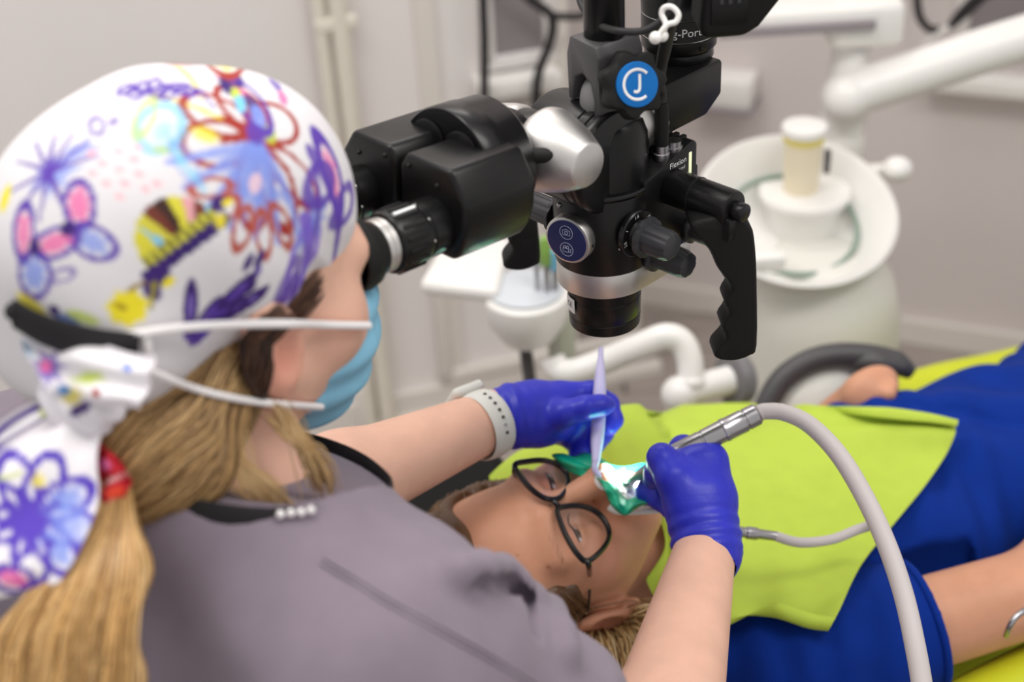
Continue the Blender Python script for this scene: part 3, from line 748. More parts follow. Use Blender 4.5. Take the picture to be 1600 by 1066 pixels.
# ---- photo camera on the port
t = thing('photo_camera', cp + Z3 * .058, 'black camera body sitting on the lettered port at the top', 'camera')
mo = cp + Z3 * .058
mk('lens_mount', lathe([(.030, 0), (.034, .003), (.034, .012), (.030, .016)], mo, Z3, 48), M_black2, t)
mk('camera_body', box(mo + SB * .0 - SN * -.004 + Z3 * .036, (.060, .042, .022), SAX, bev=.006, seg=3), M_rubber, t)
gx = P(1157, -8, .985)
g = mk('camera_grip', prism([(-.030, -.024), (.000, -.024), (.010, -.018), (.036, .016), (.038, .040), (-.028, .040), (-.032, -.014)], gx, hx, Z3, .040, bev=.006, seg=3), M_rubber, t)
gp = gx - tf2 * .0 + np.cross(hx, Z3) * .0 
gn = np.cross(hx, Z3)
if np.dot(gn, CC - gx) < 0: gn = -gn
mk('battery_door', box(gx + gn * .0205 + hx * -.012 + Z3 * .002, (.013, .0012, .015), np.array([hx, gn, Z3]), bev=.001), M_black, g)
for k in range(3): mk('door_rib', box(gx + gn * .0218 + hx * (-.018 + .006 * k) + Z3 * .008, (.0016, .0008, .006), np.array([hx, gn, Z3]), bev=.0004, seg=1), M_knob, g)
# ---- light of the microscope, shining down from the objective
ld = bpy.data.lights.new('microscope_beam', 'SPOT'); ld.energy = 150.0; ld.spot_size = math.radians(11); ld.spot_blend = .35; ld.shadow_soft_size = .008; ld.color = (.96, 1, 1)
lo = bpy.data.objects.new('microscope_beam', ld); col.objects.link(lo)
lo.location = tuple(SO - Z3 * .006); MOUTH = P(985, 762, 1.28)
lo.rotation_euler = (Vector(MOUTH) - lo.location).to_track_quat('-Z', 'Y').to_euler()

# ---------------------------------------------------------------- people: shared head
def local(c, A):
    c = np.asarray(c, np.float32); A = np.asarray(A, np.float32)
    return lambda p: (p - c) @ A.T
def head_fn(c, A, lids=0.0, s=1.0, edz=0.0, edy=0.0):
    """head in its own frame (x right, y forward, z up), origin in the middle of the skull; lids: height of the open eye slit"""
    L = local(c, A)
    e = lambda cc, rr: ell(cc, rr)
    skull = ell((0, -.012, .018), (.073, .095, .080)); face = ell((0, .030, -.045), (.062, .060, .078))
    chin = ell((0, .066, -.106), (.024, .022, .020)); jaw = [cone((sx * .054, .004, -.066), (sx * .016, .066, -.106), .017, .017) for sx in (-1, 1)]
    cheek = [ell((sx * .042, .054, -.052), (.025, .024, .026)) for sx in (-1, 1)]
    brow = [cone((sx * .012, .086, -.008), (sx * .046, .072, -.010), .009, .008) for sx in (-1, 1)]
    nose = cone((0, .088, -.020), (0, .111, -.060), .0088, .0125); tip = ell((0, .112, -.063), (.0150, .014, .0125))
    ala = [ell((sx * .0125, .095, -.066), (.008, .011, .008)) for sx in (-1, 1)]
    nostril = [ell((sx * .006, .101, -.0745), (.0035, .005, .004)) for sx in (-1, 1)]
    lip = [cone((-.019, .082, -.087), (.019, .082, -.087), .0062, .0062), cone((-.016, .081, -.096), (.016, .081, -.096), .0068, .0068)]
    mid = ell((0, .090, -.0865), (.012, .007, .006))
    sock = [ell((sx * .031, .100, -.030), (.019, .020, .0135)) for sx in (-1, 1)]
    ball_ = [ell((sx * .031, .0715, -.030), (.0148, .0138, .0132)) for sx in (-1, 1)]
    slit = [ell((sx * .031, .086, -.0315), (.0128, .010, max(lids, .001))) for sx in (-1, 1)]
    ear = [ell((sx * .077, -.014 + edy, -.036 + edz), (.0085, .019, .031), np.array([[1, -.25 * sx, 0], [.25 * sx, 1, .18], [0, -.18, 1]])) for sx in (-1, 1)]
    lobe = [ell((sx * .0735, -.004 + edy, -.064 + edz), (.006, .009, .011)) for sx in (-1, 1)]
    concha = [ell((sx * .087, -.008 + edy, -.038 + edz), (.0085, .010, .017)) for sx in (-1, 1)]
    scaph = [ell((sx * .087, -.020 + edy, -.024 + edz), (.006, .006, .018)) for sx in (-1, 1)]
    def fn(p):
        q = L(p) / s
        d = smin(skull(q), face(q), .03); d = smin(d, chin(q), .02)
        for g in jaw: d = smin(d, g(q), .02)
        for g in cheek: d = smin(d, g(q), .02)
        for g in brow: d = smin(d, g(q), .018)
        for g in sock: d = smax(d, -g(q), .014)
        d = smin(d, nose(q), .010); d = smin(d, tip(q), .006)
        for g in ala: d = smin(d, g(q), .005)
        for g in nostril: d = smax(d, -g(q), .002)
        for g in lip: d = smin(d, g(q), .005)
        d = smin(d, mid(q), .005)
        for g in ball_: d = smin(d, g(q), .004)
        if lids:
            for g in slit: d = smax(d, -g(q), .0008)
        ee = smin(ear[0](q), ear[1](q), 0)
        for g in concha: ee = smax(ee, -g(q), .004)
        for g in scaph: ee = smax(ee, -g(q), .003)
        d = smin(d, ee, .006)
        for g in lobe: d = smin(d, g(q), .006)
        return d * s
    return fn
def skin_cols(V, c, A, base, lips, blush, s=1.0):
    q = (np.asarray(V) - np.asarray(c)) @ np.asarray(A).T / s
    C_ = np.tile(np.array(base, float), (len(q), 1))
    def blend(wt, colr):
        C_[:] = C_ * (1 - wt[:, None]) + np.array(colr) * wt[:, None]
    g = lambda cc, rr, k=2.0: np.clip(np.exp(-k * (((q - np.array(cc)) / np.array(rr)) ** 2).sum(1)), 0, 1)
    for sx in (-1, 1):
        blend(.45 * g((sx * .042, .066, -.055), (.03, .03, .025)), blush)
        blend(.6 * g((sx * .078, -.012, -.045), (.02, .03, .035)), blush)
        blend(.35 * g((sx * .031, .08, -.022), (.02, .02, .010)), blush)
    blend(.5 * g((0, .11, -.063), (.016, .02, .014)), blush)
    lip = np.maximum(g((0, .088, -.087), (.024, .02, .007), 3), g((0, .086, -.096), (.020, .02, .007), 3))
    blend(np.clip(lip * 1.4, 0, .85), lips)
    return C_
def pleat(p, d, amp, freq, ph=0.0):
    return amp * np.sin((p @ np.asarray(d, np.float32)) * freq + ph)
def body_hand(name, fn, pts_lo, pts_hi, h, m, parent, pad=.05):
    V, F_ = mesh_sdf(fn, pts_lo, pts_hi, h); return mk(name, (V, F_), m, parent, angle=180)
SKIN_B = srgb(206, 150, 120); LIPS = srgb(196, 110, 104); BLUSH = srgb(212, 128, 108)
# painted eyeballs: white, iris, pupil
def eyeball(name, c, A, look, iris, parent):
    r = .0122
    v, f = ball(c, r, nu=28, nv=20); v = np.array(v); d = (v - c) / r; a = d @ nz(look)
    cols = np.tile(np.array(srgb(225, 218, 214)), (len(v), 1)); cols[a > .885] = srgb(*iris); cols[a > .965] = (.004, .004, .004)
    return mk(name, (v, f), M_eye, parent, angle=180, vcol=cols)

# ---------------------------------------------------------------- patient lying in the chair
hP = nz([.92, .36, -.13]); fP = np.array([.03, -.28, .95]); fP = nz(fP - np.dot(fP, hP) * hP); rP = np.cross(fP, -hP)
AP = np.array([rP, fP, -hP])                                   # right, forward, up (crown)
eP = P(878, 797, 1.28)
cP = eP - .078 * fP - .030 * hP
def PH(x, y, z): return cP + x * rP + y * fP + z * (-hP)
pB = nz([.906, .423, 0.0]); qB = np.array([-pB[1], pB[0], 0])  # body axis head to feet, patient's left
N0 = cP + .20 * hP - .035 * fP; N0[2] = .735
def PB(s, t, z): return N0 + s * pB + t * qB + np.array([0, 0, z])
ABd = np.array([pB, qB, Z3])
pat = thing('person', PB(.3, 0, -.1), 'person lying back in blue shirt, black glasses, lime bib on chest', 'person')
headP = head_fn(cP, AP, lids=.0030, edz=-.020, edy=.014)
shP, elP, wrP = PB(.02, -.165, -.015), PB(.275, -.215, .0), PB(.46, -.10, .055)
shL, elL, wrL_ = PB(.05, .165, -.06), PB(.27, .19, -.13), P(1345, 622, 1.60)
torsoP = U(.05, ell(PB(.20, 0, -.045), (.24, .135, .080), ABd), ell(PB(.42, 0, -.060), (.24, .125, .080), ABd), ell(PB(.60, 0, -.085), (.20, .140, .080), ABd),
           cone(PB(.05, -.14, -.03), PB(.07, .14, -.05), .050, .045))
neckP = cone(PH(0, -.035, -.06), PB(.05, 0, -.035), .050, .055)
armsP = U(.02, cone(shP, elP, .046, .041), cone(elP, wrP, .041, .026), cone(shL, elL, .046, .038), cone(elL, wrL_, .038, .024))
thighs = U(.03, cone(PB(.64, -.08, -.085), PB(1.0, -.09, -.06), .075, .065), cone(PB(.64, .08, -.085), PB(1.0, .09, -.06), .075, .065))
handL = U(.008, ell(P(1362, 606, 1.60), (.035, .02, .026), ABd), cone(P(1372, 602, 1.60), P(1392, 604, 1.585), .012, .009), cone(P(1366, 612, 1.59), P(1388, 616, 1.575), .012, .009))
handR = U(.008, ell(PB(.62, -.12, .035), (.04, .034, .018), ABd), *[cone(PB(.65, -.145 + .018 * k, .035), PB(.71, -.13 + .015 * k, .02), .009, .007) for k in range(4)])
def bodyP(p):
    d = smin(headP(p), neckP(p), .02); d2 = smin(torsoP(p), thighs(p), .04); d = smin(d, d2 + .012, .04)
    d = smin(d, armsP(p), .02); return smin(smin(d, handL(p), .01), handR(p), .01)
lo = np.minimum.reduce([cP - .16, PB(1.05, -.3, -.2), PB(0, -.3, -.2), PB(0, .3, -.2)]) ; hi = np.maximum.reduce([cP + .16, PB(1.1, .3, .2), PB(1.1, -.3, .2), PB(0, .3, .2)])
# one continuous surface: fine cells at the head, coarser along the body
Vh, Fh = mesh_sdf(bodyP, lo, hi, .0042)
# refine: pull the vertices exactly onto the surface
Vh = snap(bodyP, Vh, 0, 2)
C_ = skin_cols(Vh, cP, AP, SKIN_B, LIPS, BLUSH)
# two moles on the forehead and cheek
mk('body', (Vh, Fh), M_skinface, pat, angle=180, vcol=C_)
# finer head skin is part of the same figure
lo = cP - np.array([.135] * 3); hi = cP + np.array([.15] * 3)
headF = lambda p: smax(smin(headP(p), neckP(p), .02) - .0006, ell(cP - .01 * hP * -1, (.155, .155, .155))(p), .002)
Vh, Fh = mesh_sdf(headF, lo, hi, .0021)
C_ = skin_cols(Vh, cP, AP, SKIN_B, LIPS, BLUSH)
for mx, my, rr in ((857, 886, .0013), (808, 868, .0008)):
    m_ = cast(headP, mx, my); w_ = np.exp(-((np.asarray(Vh) - m_) ** 2).sum(1) / (2 * rr ** 2))
    C_ = C_ * (1 - .8 * w_[:, None]) + np.array(srgb(110, 50, 38)) * .8 * w_[:, None]
mk('face', (Vh, Fh), M_skinface, pat, angle=180, vcol=C_)
look = nz(fP * .9 + hP * .35)
for sx in (-1, 1):
    eyeball('eye', PH(sx * .031, .0715, -.030), AP, look, (104, 84, 66), pat)
    up_ = snap(headP, [PH(sx * .031 + a, .092, -.0312 + .0036 * math.sqrt(max(1 - (a / .0134) ** 2, 0))) for a in np.linspace(-.0132, .0132, 14)], .0004)
    mk('eyelashes', tube(up_, [.0004, .0011, .0013, .0011, .0004], 6), M_lash, pat)
    # eyebrow: many short hairs
    sd_ = []; 
    for k in range(110):
        u_ = rng.uniform(-1, 1); sd_.append(PH(sx * (.031 + .023 * u_), .088, -.0085 + .004 * (1 - u_ * u_) + rng.uniform(-.0028, .0028)))
    vf, cc = strands(headP, snap(headP, sd_, .0003), lambda p: np.tile(rP * sx + .25 * -hP, (len(p), 1)), 6, .0012, .0003, .00018, [srgb(140, 100, 74), srgb(120, 84, 60)], .1)
    mk('eyebrow', vf, M_hair, pat, kind='stuff', vcol=cc, angle=180)

# hair: swept back from the forehead, cap of hair and loose strands
Lq = local(cP, AP)
hair_shell = U(.02, ell(PH(0, -.012, .016), (.0845, .105, .091), AP), ell(PH(.0, -.070, -.02), (.076, .055, .07), AP))
ear_gap = U(0, *[ell(PH(sx * .082, .002, -.060), (.03, .022, .034), AP) for sx in (-1, 1)])
hair_base = lambda p: smin(hair_shell(p), headP(p) - .0045, .004)
def hairP(p):
    q = Lq(p)
    # hairline: behind a slanted limit over forehead, temple and in front of the ear
    line = q[:, 1] * .80 - q[:, 2] * .62 - (.012 + .008 * np.cos(q[:, 0] * 60)) ; side = q[:, 1] - .050 + np.clip((-.024 - q[:, 2]) * 1.6, 0, 1) + .0015 * np.sin(q[:, 2] * 320)
    cut = np.where(q[:, 2] < .033, np.maximum(side, np.where(q[:, 2] > .015, line - .02, -1)), line)
    return smax(smax(hair_base(p), cut * .8, .004), -ear_gap(p), .004)
V, Fq = mesh_sdf(hairP, cP - .15, cP + .15, .003)
HC = [srgb(120, 88, 58), srgb(150, 112, 74), srgb(98, 70, 46), srgb(170, 132, 92)]
mk('hair', (V, Fq), M_hair, pat, angle=180, vcol=np.tile(np.array(srgb(96, 68, 46)), (len(V), 1)))
vq = Lq(np.asarray(V, np.float32)); ln_ = vq[:, 1] * .80 - vq[:, 2] * .62 - .012
ok_ = np.where((np.abs(hair_base(np.asarray(V, np.float32))) < .0015) & ((ln_ < -.006) | (vq[:, 2] < .035)))[0]; sd_ = V[rng.choice(ok_, 4500)]
def flowP(p):
    q = Lq(p); d = np.stack([-.1 * q[:, 0] / .08, -.9 + 0 * q[:, 0], -.55 + 0 * q[:, 0]], 1)
    return d @ AP
vf, cc = strands(hair_base, sd_, flowP, 20, .0033, .0016, .00045, HC, .12)
mk('hair_strands', vf, M_hair, pat, kind='stuff', vcol=cc, angle=180)
# blond lengths spreading under the ear on the headrest
sd_ = np.array([PH(.070, -.045, -.045) + rng.normal(0, 1, 3) * np.array([.012, .016, .016]) for _ in range(420)])
blank = lambda p: np.full(len(p), .0, np.float32)
def lengths(p0, ends, n, r, colors, spread=.012):
    paths = []
    for k in range(n):
        o_ = rng.normal(0, spread, 3); ii = rng.uniform(0, len(ends) - 1.001); k0 = int(ii); t = ii - k0; b = [(1 - t) * x + t * y for x, y in zip(ends[k0], ends[k0 + 1])]
        mids = [p0 + o_ * .8] + [q + o_ + rng.normal(0, .0015, 3) for q in b]
        paths.append(spline(mids, 6))
    return paths
def strand_mesh(paths, r, colors): return ribbons(np.array(paths).transpose(1, 0, 2), r, colors)
BL = [srgb(214, 184, 132), srgb(188, 152, 100), srgb(226, 200, 152), srgb(160, 124, 80)]
pe = PH(.066, -.02, -.062)
pth = lengths(PH(.055, -.060, -.075), [[P(905, 1010, 1.28), P(900, 1060, 1.26), P(905, 1120, 1.24)], [P(940, 1015, 1.275), P(945, 1060, 1.26), P(950, 1120, 1.24)], [P(975, 1005, 1.28), P(985, 1050, 1.265), P(990, 1120, 1.24)], [P(1000, 985, 1.29), P(1020, 1010, 1.28), P(1030, 1060, 1.26)], [P(1000, 960, 1.30), P(1030, 950, 1.30), P(1050, 960, 1.29)]], 1500, .0012, BL, .005)
vf, cc = strand_mesh(pth, .0008, BL)
mk('hair_lengths', vf, M_hair, pat, kind='stuff', vcol=cc, angle=180)

# blue shirt: torso and short sleeves, with folds
slR, slL = PB(.135, -.189, -.006), PB(.16, .19, -.065)
shirt_core = U(.045, torsoP, cone(shP + np.array([0, 0, .0]), slR, .054, .050), cone(shL, slL, .055, .052), cone(PB(-.01, -.10, -.02), PB(-.01, .10, -.04), .045, .045))
thigh2 = thighs
nkP = cone(PB(.005, 0, -.02), PB(-.12, 0, .03), .062, .09)
def shirtP(p):
    d = smin(shirt_core(p), thigh2(p), .04) - .011
    l = (p - N0.astype(np.float32)) @ ABd.T.astype(np.float32)
    d = d + .0048 * np.sin(l[:, 0] * 42 + l[:, 1] * 30 + 2 * np.sin(l[:, 1] * 16)) * np.clip((l[:, 0] - .05) * 6, 0, 1)
    d = d + .0022 * np.sin(l[:, 0] * 95 - l[:, 1] * 60 + 3 * np.sin(l[:, 0] * 22))
    # a long crease running down from the far chest
    cr = np.abs((l[:, 1] - .02) + (l[:, 0] - .34) * .9); d = d + .006 * np.exp(-(cr / .010) ** 2) * np.clip(1 - np.abs(l[:, 0] - .36) / .09, 0, 1)
    d = smax(d, -nkP(p), .004)                                   # neck opening
    for c_, a_, r_ in ((slR, slR - shP, .085), (slL, slL - shL, .085)):
        u_ = (p - c_.astype(np.float32)) @ nz(a_).astype(np.float32); rr_ = np.sqrt(np.maximum(((p - c_.astype(np.float32)) ** 2).sum(1) - u_ ** 2, 0))
        d = smax(d, np.minimum(np.minimum(u_, r_ - rr_), .10 - u_), .002)
    return d
lo = np.minimum.reduce([PB(1.02, -.32, -.16), PB(-.1, -.32, -.16), PB(-.1, .32, -.16)]); hi = np.maximum.reduce([PB(1.02, .32, .2), PB(1.02, -.32, .2), PB(-.1, .32, .2)])
# open sleeve ends: hollow them so the cuff has an edge
cuffR_ = cone(slR - nz(slR - shP) * .012, slR + nz(slR - shP) * .10, .0540, .075)
def shirtH(p):
    d = shirtP(p)
    dr = (p - slR.astype(np.float32)) @ nz(slR - shP).astype(np.float32); nearR = np.sqrt(((p - slR.astype(np.float32)) ** 2).sum(1)) - .11
    d = smax(d, np.maximum(-nearR * 0 - .0 + np.minimum(dr, -nearR), -1.0), .003) if False else d
    return d
V, Fq = mesh_sdf(shirtH, lo, hi, .0045)
sh_ob = mk('shirt', (V, Fq), M_shirt, pat, angle=180)
ax_ = nz(slR - shP); fx_, fy_, _ = frame(ax_); hem = []
for a in np.linspace(0, 2 * math.pi, 48, endpoint=False):
    dr_ = math.cos(a) * fx_ + math.sin(a) * fy_; q = (slR - ax_ * .006 + np.linspace(.03, .085, 80)[:, None] * dr_).astype(np.float32); f_ = shirtP(q); k_ = int(np.argmax(f_ > 0)); hem.append(q[k_])
hem = np.array(hem)
for _ in range(2): hem = (np.roll(hem, 1, 0) + 2 * hem + np.roll(hem, -1, 0)) / 4
mk('sleeve_hem', tube(hem, .0042, 10, closed=True), M_shirt, pat)

# ---- lime bib lying over chest and neck
def castv(fn, pix, t0=.8, tmax=2.4):
    r = np.array([ray(*q) for q in pix], np.float32); t = np.full(len(r), t0, np.float32); best = np.full(len(r), 9, np.float32); bt = t.copy()
    for _ in range(160):
        p = CC.astype(np.float32) + t[:, None] * r; d = fn(p); m_ = d < best; best[m_] = d[m_]; bt[m_] = t[m_]
        t = np.where(t < tmax, t + np.maximum(np.abs(d) * .7, .0003) * (d > 3e-4), t)
    return snap(fn, CC.astype(np.float32) + bt[:, None] * r, 0, 5)
bib_base = lambda p: smin(smin(smin(smin(shirt_core(p), thigh2(p), .04), neckP(p), .05), cone(PB(-.02, -.06, -.03), PB(-.02, .06, -.04), .05, .05)(p), .05), cone(P(775, 780, 1.44), P(960, 700, 1.44), .03, .03)(p), .06) - .023
far = spline([(764, 744), (800, 716), (832, 697), (890, 668), (955, 640), (1010, 628), (1080, 626), (1150, 628), (1230, 630), (1300, 636), (1370, 640), (1430, 648), (1482, 655)], 8)
right = spline([(1482, 655), (1488, 690), (1452, 750), (1400, 815), (1345, 885), (1306, 965), (1268, 1026)], 8)
near = spline([(1010, 905), (1030, 945), (1080, 978), (1150, 1004), (1208, 1018), (1268, 1026)], 10)
left = spline([(764, 744), (772, 790), (800, 828), (880, 790), (960, 770), (1020, 790), (1040, 850), (1010, 905)], 10)
rs = lambda c, n: np.stack([np.interp(np.linspace(0, 1, n), np.linspace(0, 1, len(c)), c[:, i]) for i in (0, 1)], 1)
nu_, nv_ = 90, 70
a_, b_, c_, d_ = rs(far, nu_), rs(near, nu_), rs(left, nv_), rs(right, nv_)
uu = np.linspace(0, 1, nu_)[:, None, None]; vv = np.linspace(0, 1, nv_)[None, :, None]
G = (1 - vv) * a_[:, None] + vv * b_[:, None] + (1 - uu) * c_[None] + uu * d_[None] - ((1 - uu) * (1 - vv) * a_[0] + uu * (1 - vv) * a_[-1] + (1 - uu) * vv * b_[0] + uu * vv * b_[-1])
B3 = castv(bib_base, G.reshape(-1, 2)).reshape(nu_, nv_, 3)
nB = grad(bib_base, B3.reshape(-1, 3)).reshape(nu_, nv_, 3)
U2, V2 = np.meshgrid(np.linspace(0, 1, nu_), np.linspace(0, 1, nv_), indexing='ij')
wv = .0035 * np.sin(U2 * 9 + 4 * V2) * np.sin(V2 * 7 + 1) + .002 * np.sin(U2 * 23 - V2 * 11)
wv += .006 * np.exp(-((U2 - .30 - .12 * V2) / .02) ** 2) * np.clip(1 - V2 * 1.6, 0, 1)          # fold running from the far edge
wv += .012 * np.exp(-((V2 - .13 - .03 * U2) / .045) ** 2) * np.clip((U2 - .45) * 2.5, 0, 1)
B3 = B3 + nB * wv[:, :, None]
def roll_edge(B, j0, js, wf):
    """curls the rows js of the sheet up and over, starting from row j0; wf: strength along the edge"""
    n_ = len(js)
    for k, j in enumerate(js):
        t = (k + 1) / n_
        for i in range(nu_):
            w_ = wf(i / (nu_ - 1))
            if w_ <= 0: continue
            p0 = B[i, j0]; td = nz(p0 - B[i, j0 + (1 if js[0] < j0 else -1) * 3]); L_ = np.linalg.norm(B[i, j] - p0)
            ph = t * 4.3; r = max(np.linalg.norm(B[i, js[-1]] - p0), .03) / 4.6
            q = p0 + td * r * math.sin(ph) + nB[i, j0] * r * (1 - math.cos(ph))
            B[i, j] = B[i, j] * (1 - w_) + q * w_
sm_ = lambda x: float(np.clip(x, 0, 1) ** 2 * (3 - 2 * np.clip(x, 0, 1)))
roll_edge(B3, 9, list(range(8, -1, -1)), lambda u: sm_((u - .62) / .25))
roll_edge(B3, nv_ - 10, list(range(nv_ - 9, nv_)), lambda u: sm_((u - .45) / .3))
vs = list(B3.reshape(-1, 3)) + list((B3 - nB * .0012).reshape(-1, 3)); fs = []
o2 = nu_ * nv_
for i in range(nu_ - 1):
    for j in range(nv_ - 1):
        q = (i * nv_ + j, i * nv_ + j + 1, (i + 1) * nv_ + j + 1, (i + 1) * nv_ + j)
        fs.append(q[::-1]); fs.append(tuple(k + o2 for k in q))
edge = [i * nv_ for i in range(nu_)] + [(nu_ - 1) * nv_ + j for j in range(1, nv_)] + [i * nv_ + nv_ - 1 for i in range(nu_ - 2, -1, -1)] + [j for j in range(nv_ - 2, 0, -1)]
for k in range(len(edge)):
    a, b = edge[k], edge[(k + 1) % len(edge)]; fs.append((a, b, b + o2, a + o2))
bib = mk('dental_bib', (vs, fs), M_bib, angle=60); tag(bib, 'lime green paper bib spread over the chest of the lying person', 'bib')

# ---- dental chair: lime cushions, black headrest, armrest loop
M_black_pad = mat('black_pad', (.006, .006, .006), .7, spec=.25)
ch = thing('dental_chair', [PB(.45, 0, 0)[0], PB(.45, 0, 0)[1], 0], 'lime upholstered dental chair with dark armrest loop under the lying person', 'dental chair')
def slabc(s0, s1, t0, t1, z0, z1, bev): return box(PB((s0 + s1) / 2, (t0 + t1) / 2, (z0 + z1) / 2), ((s1 - s0) / 2, (t1 - t0) / 2, (z1 - z0) / 2), ABd, bev=bev, seg=4)
mk('backrest', slabc(-.02, .40, -.30, .19, -.25, -.145, .045), M_lime, ch)
mk('seat', slabc(.40, 1.25, -.26, .20, -.30, -.18, .05), M_lime, ch)
for t_, z_ in ((-.255, -.085), (.205, -.085)):
    mk('side_bolster', tube(spline([PB(.0, t_, z_ - .03), PB(.15, t_, z_ - (.05 if t_ > 0 else 0)), PB(.35, t_, z_ - (.045 if t_ > 0 else 0)), PB(.50, t_, z_ - (.038 if t_ > 0 else 0)), PB(.7, t_, z_ - (.065 if t_ > 0 else 0)), PB(1.1, t_, z_ - .08)], 8), [.02, .042, .045, .045, .045, .04], 20), M_lime, ch)
mk('headrest', box(PH(-.05, -.148, .085), (.19, .030, .185), AP, bev=.025, seg=4), M_black_pad, ch)
mk('headrest_bar', box(PH(-.09, -.19, -.05), (.03, .02, .12), AP, bev=.008), M_rubber, ch)
mk('base_column', cyl(np.array([*PB(.6, 0, 0)[:2], .03]), np.array([*PB(.6, 0, 0)[:2], .56]), .11, bev=.01), M_white, ch)
mk('base_plate', cyl(np.array([*PB(.6, 0, 0)[:2], 0]), np.array([*PB(.6, 0, 0)[:2], .04]), .32, bev=.015), M_white, ch)
d_ = 1.72
mk('armrest_loop', tube(spline([P(1180, 680, d_), P(1200, 628, d_), P(1225, 590, d_), P(1265, 564, d_), P(1310, 554, d_), P(1360, 557, d_), P(1400, 568, d_), P(1425, 584, d_)], 10), [.013, .0145, .0145, .0145, .0145, .015, .016, .008], 20, flat=(1, 1)), M_dgrey, ch)
mk('armrest_pad', tube(spline([P(1330, 566, d_), P(1370, 566, d_ - .01), P(1412, 576, d_ - .01)], 8), [.008, .014, .008], 16), M_dgrey, ch)
mk('side_cover', ball(P(1300, 640, d_ + .06), (.10, .05, .075), ABd), mat('cover_pale', srgb(214, 214, 206), .4), ch)
mk('armrest_stem', cyl(P(1180, 678, d_), P(1180, 678, d_) - Z3 * .12, .012), M_dgrey, ch)
# bracelet on the near arm
bl0 = P(1590, 975, 1.262); ba = nz(wrP - elP)
brc = mk('bracelet', tube(spline([P(1572, 994, 1.275), P(1578, 978, 1.262), P(1590, 962, 1.262), P(1612, 950, 1.27), P(1636, 952, 1.29)], 8), .0028, 10), M_steel); tag(brc, 'thin silver bracelet on the bare arm at the right edge', 'bracelet')

# ---- spectacles
gC = eP + fP * .024; gN = nz(fP + .12 * hP)
def GP(px, py, off=0.0): return on_plane(px, py, gC + gN * off, gN)
gl = thing('eyeglasses', GP(871, 788), 'black framed spectacles worn by the lying person', 'eyeglasses')
rims = {'near': [(871, 797), (888, 791), (912, 792), (934, 802), (949, 822), (951, 842), (938, 862), (918, 877), (904, 868), (889, 846), (877, 820)],
        'far': [(804, 727), (826, 721), (852, 720), (874, 728), (887, 744), (886, 763), (872, 779), (852, 779), (832, 766), (816, 748)]}
for k_, pts in rims.items():
    c2 = spline(pts, 6, closed=True); c3 = [GP(*q) for q in c2]
    rm = mk('rim', tube(c3, .0025, 10, closed=True, flat=(1.0, 1.25), up=gN), M_frame, gl)
    ce = sum(c3) / len(c3); n_ = len(c3)
    mk('lens', ([ce + gN * .001] + [q + gN * .0005 for q in c3], [(0, i + 1, (i + 1) % n_ + 1) for i in range(n_)]), M_spec, rm)
mk('bridge', tube(spline([GP(862, 781), GP(868, 786, .003), GP(874, 794)], 6), .0027, 10), M_frame, gl)
earP = PH(.078, -.016, -.012)
mk('temple', tube(spline([GP(917, 876), GP(920, 884, -.004), P(921, 902, 1.262), cast(headP, 921, 930, lift=.003), cast(headP, 918, 958, lift=.004)], 8), [.0028, .0028, .0026, .0014, .0011, .0012], 10), M_frame, gl)
mk('temple', tube(spline([GP(805, 728), GP(803, 738, -.006), PH(-.074, .03, -.02), PH(-.084, -.016, -.012)], 8), [.0024, .0022, .0016, .0012], 10), M_frame, gl)

# ---- teal rubber dam at the mouth, white frame, teeth
dam_px = [(862, 712, 1.300), (880, 709, 1.298), (896, 713, 1.300), (914, 708, 1.300), (936, 714, 1.295), (958, 727, 1.292), (985, 728, 1.290), (1008, 724, 1.288), (1026, 735, 1.285), (1036, 752, 1.275), (1046, 772, 1.262), (1044, 792, 1.252), (1026, 790, 1.250), (1008, 790, 1.246), (990, 799, 1.243), (974, 805, 1.240), (958, 793, 1.243), (950, 780, 1.247), (944, 764, 1.252), (934, 748, 1.262), (922, 742, 1.275), (905, 744, 1.288), (884, 733, 1.295)]
dam_px = [(x, y, d - .012) for x, y, d in dam_px]
ringo = spline([P(*q) for q in dam_px], 6, closed=True); nr = len(ringo); mc = P(986, 762, 1.258)
V = []; NR = 14
for j in range(NR + 1):
    t = j / NR
    for i in range(nr):
        q = mc + (ringo[i] - mc) * (.44 + .56 * t)
        wv_ = .0035 * math.sin(i * 2 * math.pi / nr * 7 + t * 4) * t + .002 * math.sin(i * 2 * math.pi / nr * 13 + 1) * t
        V.append(q - CF * (wv_ + .010 * math.sin(t * math.pi) ) )
Fq = [(j * nr + i, j * nr + (i + 1) % nr, (j + 1) * nr + (i + 1) % nr, (j + 1) * nr + i) for j in range(NR) for i in range(nr)]
dm = thing('rubber_dam', mc, 'crumpled teal rubber dam sheet over the mouth of lying person', 'rubber dam')
ds = mk('dam_sheet', (V, Fq), M_dam, dm, angle=180)
so_ = ds.modifiers.new('thick', 'SOLIDIFY'); so_.thickness = .0006
mk('dam_frame', tube(spline([P(951, 792, 1.252), P(965, 799, 1.252), P(1000, 799, 1.254), P(1044, 796, 1.256)], 6), .0032, 10), M_white, dm)
# teeth: an arch of separate crowns at the lit opening
hz_ = nz(hP); 
for k in range(8):
    a = math.radians(-80 + 160 * k / 7)
    q = mc - fP * .002 + .017 * math.sin(a) * rP - hP * (.014 * math.cos(a) - .003)
    mk('tooth', ball(q, (.0056, .0060, .0050), AP, 12, 8), M_tooth, pat)
for k in range(8):
    a = math.radians(-80 + 160 * k / 7)
    q = mc - fP * .003 + .016 * math.sin(a) * rP + hP * (.012 * math.cos(a) + .003)
    mk('tooth', ball(q, (.0050, .0056, .0046), AP, 12, 8), M_tooth, pat)
mk('tongue', ball(mc - fP * .007 + hP * .001, (.021, .007, .019), AP), mat('tongue_pale', srgb(240, 205, 200), .35), pat)

